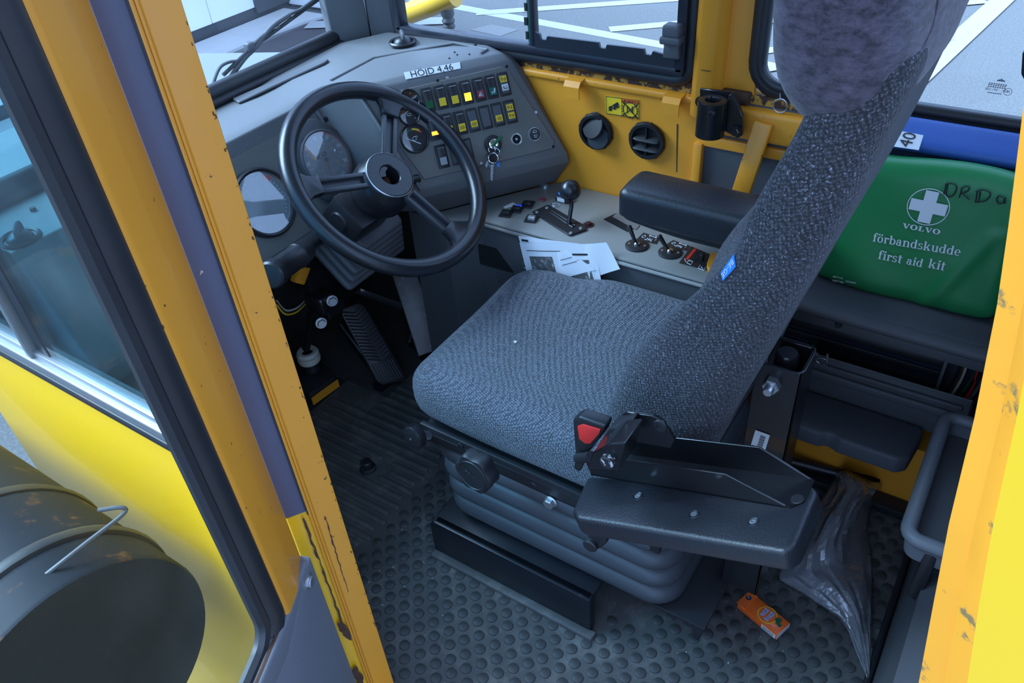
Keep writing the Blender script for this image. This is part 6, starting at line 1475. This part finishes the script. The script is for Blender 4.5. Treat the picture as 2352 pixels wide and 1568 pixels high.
n_ = len(R_[0]); vs = [p for r in R_ for p in r]; b.faces(vs, [(i * n_ + j, i * n_ + (j + 1) % n_, (i + 1) * n_ + (j + 1) % n_, (i + 1) * n_ + j) for i in range(3) for j in range(n_)]); b.build('tray_wall', 'trim', tr)
b = B(); b.span((.900, -.075, .27), (.925, -.055, .385), .006); b.build('bracket', 'black', tr)

# ================================================================== litter on the floor
cb = thing('candy_box', AZ(1755, 1420, 0), 'small orange candy carton lying on the studded mat', 'candy box')
zc = .017
q = [AZ(px, py, zc) for px, py in ((1694, 1386), (1722, 1362), (1819, 1428), (1786, 1462))]
ex = (q[3] - q[0]).normalized(); ey = (q[1] - q[0]); ey = (ey - ex * ey.dot(ex)).normalized(); Lx = (q[3] - q[0]).length * .98; Ly = ((q[1] - q[0]).length + (q[2] - q[3]).length) / 2
o_ = q[0] + V(0, 0, -.014)
def cp(x, y, z): return o_ + ex * (x * Lx) + ey * (y * Ly) + V(0, 0, z)
b = B(); b.box(cp(.5, .5, .0075), (Lx, Ly, .014), (ex, ey, V(0, 0, 1)), .0012, 2); b.build('carton', 'orange', cb)
b = B(); b.box(cp(.08, .5, .0152), (Lx * .22, Ly * 1.01, .0012), (ex, ey, V(0, 0, 1)), .0004, 1); b.build('flap', 'orange', cb)
b = B(); b.lathe(cp(.07, .62, .0160), (0, 0, 1), [(.0055, 0), (.0055, .0004), (0, .0004)], 18); lg = b.build('round_logo', 'navy', cb)
text('logo_letter', 'F', cp(.07, .62, .0165), ey, -ex, .006, 'print', cb, thick=.0002, shear=.3)
b = B(); b.lathe(cp(.58, .55, .0148), (0, 0, 1), [(.0185, 0), (.0185, .0004), (0, .0004)], 28); b.build('ring_print', 'ylabel', cb)
b = B(); b.lathe(cp(.58, .55, .0152), (0, 0, 1), [(.0165, 0), (.0165, .0004), (0, .0004)], 28); b.build('ring_print', 'orange', cb)
text('brand_text', 'tutti', cp(.50, .55, .0158), ey, -ex, .0085, 'print', cb, off=.05, thick=.0006, sx=.95); text('brand_text', 'frutti', cp(.63, .55, .0158), ey, -ex, .0085, 'print', cb, off=.05, thick=.0006, sx=.95)
text('brand_text', 'tutti', cp(.50, .55, .0162), ey, -ex, .0085, 'tagblue', cb, off=.0, thick=.0007, sx=.95); text('brand_text', 'frutti', cp(.63, .55, .0162), ey, -ex, .0085, 'tagblue', cb, off=.0, thick=.0007, sx=.95)
b = B(); b.box(cp(.80, .72, .0154), (.012, .008, .0006), ((ex + ey * .6).normalized(), (ey - ex * .6).normalized(), V(0, 0, 1))); b.box(cp(.86, .55, .0154), (.012, .007, .0006), ((ex - ey * .3).normalized(), (ey + ex * .3).normalized(), V(0, 0, 1))); b.build('candy_print', 'keygreen' if 'keygreen' in M else 'green', cb, False)
b = B(); b.box(cp(.80, 0, .0075) - ey * .0002, (Lx * .34, .0006, .011), (ex, ey, V(0, 0, 1))); bcp = b.build('bar_code_panel', 'white', cb, False)
b = B()
for i in range(16): b.box(cp(.66 + i * .018, 0, .0075) - ey * .0006, (.0007 if i % 3 else .0004, .0004, .009), (ex, ey, V(0, 0, 1)))
b.build('bar_code', 'ink', bcp, False)
b = B(); b.box(cp(1.0, .5, .0075) + ex * .0002, (.0006, Ly * .94, .012), (ex, ey, V(0, 0, 1))); b.build('pale_end', 'paper', cb, False)

# crumpled clear plastic bag
M['bag'] = None
def bagmat():
    mt = bpy.data.materials.new('clear_plastic_film'); mt.use_nodes = True; nt = mt.node_tree; N = nt.nodes; L = nt.links; N.clear()
    o = N.new('ShaderNodeOutputMaterial'); t = N.new('ShaderNodeBsdfTransparent'); t.inputs[0].default_value = (.90, .90, .92, 1); g = N.new('ShaderNodeBsdfGlossy'); g.inputs['Roughness'].default_value = .12
    d = N.new('ShaderNodeBsdfDiffuse'); d.inputs[0].default_value = (.6, .6, .64, 1)
    tc = N.new('ShaderNodeTexCoord'); no = N.new('ShaderNodeTexNoise'); no.inputs['Scale'].default_value = 22; no.inputs['Detail'].default_value = 4; no.inputs['Distortion'].default_value = 1.2; L.new(tc.outputs['Object'], no.inputs['Vector'])
    bp__ = N.new('ShaderNodeBump'); bp__.inputs['Strength'].default_value = .8; bp__.inputs['Distance'].default_value = .008; L.new(no.outputs['Fac'], bp__.inputs['Height'])
    fr = N.new('ShaderNodeFresnel'); fr.inputs[0].default_value = 1.5; L.new(bp__.outputs[0], fr.inputs['Normal']); L.new(bp__.outputs[0], g.inputs['Normal'])
    ad_ = N.new('ShaderNodeMath'); ad_.operation = 'MULTIPLY_ADD'; ad_.inputs[1].default_value = 2.2; ad_.inputs[2].default_value = .06; ad_.use_clamp = True; L.new(fr.outputs[0], ad_.inputs[0])
    m1 = N.new('ShaderNodeMixShader'); m1.inputs[0].default_value = .30; L.new(t.outputs[0], m1.inputs[1]); L.new(d.outputs[0], m1.inputs[2])
    m2 = N.new('ShaderNodeMixShader'); L.new(ad_.outputs[0], m2.inputs[0]); L.new(m1.outputs[0], m2.inputs[1]); L.new(g.outputs[0], m2.inputs[2]); L.new(m2.outputs[0], o.inputs['Surface']); return mt
M['bag'] = bagmat()
bag = thing('plastic_bag', AZ(1930, 1300, 0), 'crumpled clear plastic bag on the floor behind the seat', 'plastic bag')
from mathutils import noise as mnoise
Lft = [(1918, 1085), (1890, 1130), (1850, 1200), (1800, 1290), (1788, 1330), (1850, 1365), (1925, 1418), (1950, 1455), (1975, 1520), (1990, 1556)]
Rgt = [(1950, 1078), (2036, 1108), (2000, 1165), (1990, 1215), (2000, 1280), (2002, 1330), (2004, 1400), (2004, 1460), (2003, 1520), (1998, 1558)]
Zl = [.085, .09, .08, .06, .045, .04, .03, .02, .014, .008]
def lerpL(P_, t):
    f = t * (len(P_) - 1); i = min(int(f), len(P_) - 2); f -= i; a, c = P_[i], P_[i + 1]
    return tuple(a[k] + (c[k] - a[k]) * f for k in range(len(a))) if isinstance(a, tuple) else a + (c - a) * f
def bagfn(amp, zoff, seed, shrink=0.0):
    def fn(u, v):
        l = lerpL(Lft, v); r = lerpL(Rgt, v); uu = shrink + (1 - 2 * shrink) * u
        px, py = l[0] + (r[0] - l[0]) * uu, l[1] + (r[1] - l[1]) * uu; z = lerpL(Zl, v)
        h = z * (.25 + .75 * math.sin(math.pi * uu) ** .7) * zoff
        nz = mnoise.noise(V(u * 4 + seed, v * 6, seed)) * .6 + abs(mnoise.noise(V(u * 9, v * 5 + u * 6, seed + 3))) * .7 + mnoise.noise(V(u * 12, v * 10, seed)) * .2
        h = max(.005, h + amp * nz * (.4 + .6 * (1 - v)))
        p = AZ(px, py, h); return p
    return fn
b = B(); b.grid(bagfn(.022, 1.0, 1.3), 20, 40); b.build('film_upper', 'bag', bag, angle=12)
b = B(); b.grid(bagfn(.012, .35, 7.7, .03), 14, 28); b.build('film_lower', 'bag', bag, angle=12)
for px, py in ((1940, 1219), (1967, 1146), (2003, 1128)):
    b = B(); b.lathe(AZ(px, py, .095), (-.5, .1, .8), [(.006, 0), (.0045, .0006), (0, .0006)], 12); b.build('printed_mark', 'greydark', bag)
# windscreen wiper outside
wp_ = thing('windscreen_wiper', AY(487, 215, 1.47), 'black windscreen wiper resting outside the glass', 'wiper')
def WQ(px, py, off=0): return AP(px, py, V(.9, 1.450 + off, .80), V(0, -1, .09).normalized())
b = B(); b.tube([WQ(490, 216), WQ(520, 190)], .010, 12); b.build('arm_base', 'greydark', wp_)
b = B(); b.tube(smooth_path([WQ(520, 190), WQ(560, 135), WQ(585, 110), WQ(625, 62), WQ(665, 34)], 5), .0055, 10); b.build('arm', 'greydark', wp_)
b = B(); b.tube([WQ(513, 172), WQ(580, 108), WQ(640, 65), WQ(735, -4)], .0042, 8); b.build('blade', 'black', wp_)
b = B(); b.tube([WQ(580, 103), WQ(640, 50), WQ(665, 33), WQ(690, 22), WQ(725, -4)], .0038, 8); b.build('blade_bow', 'greydark', wp_)
b = B()
for px, py, qx, qy in ((612, 80, 622, 76), (632, 64, 641, 60), (650, 58, 659, 52), (672, 42, 684, 32), (700, 15, 708, 8)): b.tube([WQ(px, py), WQ(qx, qy)], .0028, 6)
b.build('blade_clip', 'zinc', wp_)
b = B(); b.tube(smooth_path([WQ(487, 214), WQ(492, 185), WQ(505, 155), WQ(525, 143), WQ(545, 140)], 6), .0035, 8); b.build('washer_hose', 'greydark', wp_)
b = B(); b.rbox(WQ(573, 107), (.02, .02, .02), .006, n=1); b.build('nozzle', 'greydark', wp_)
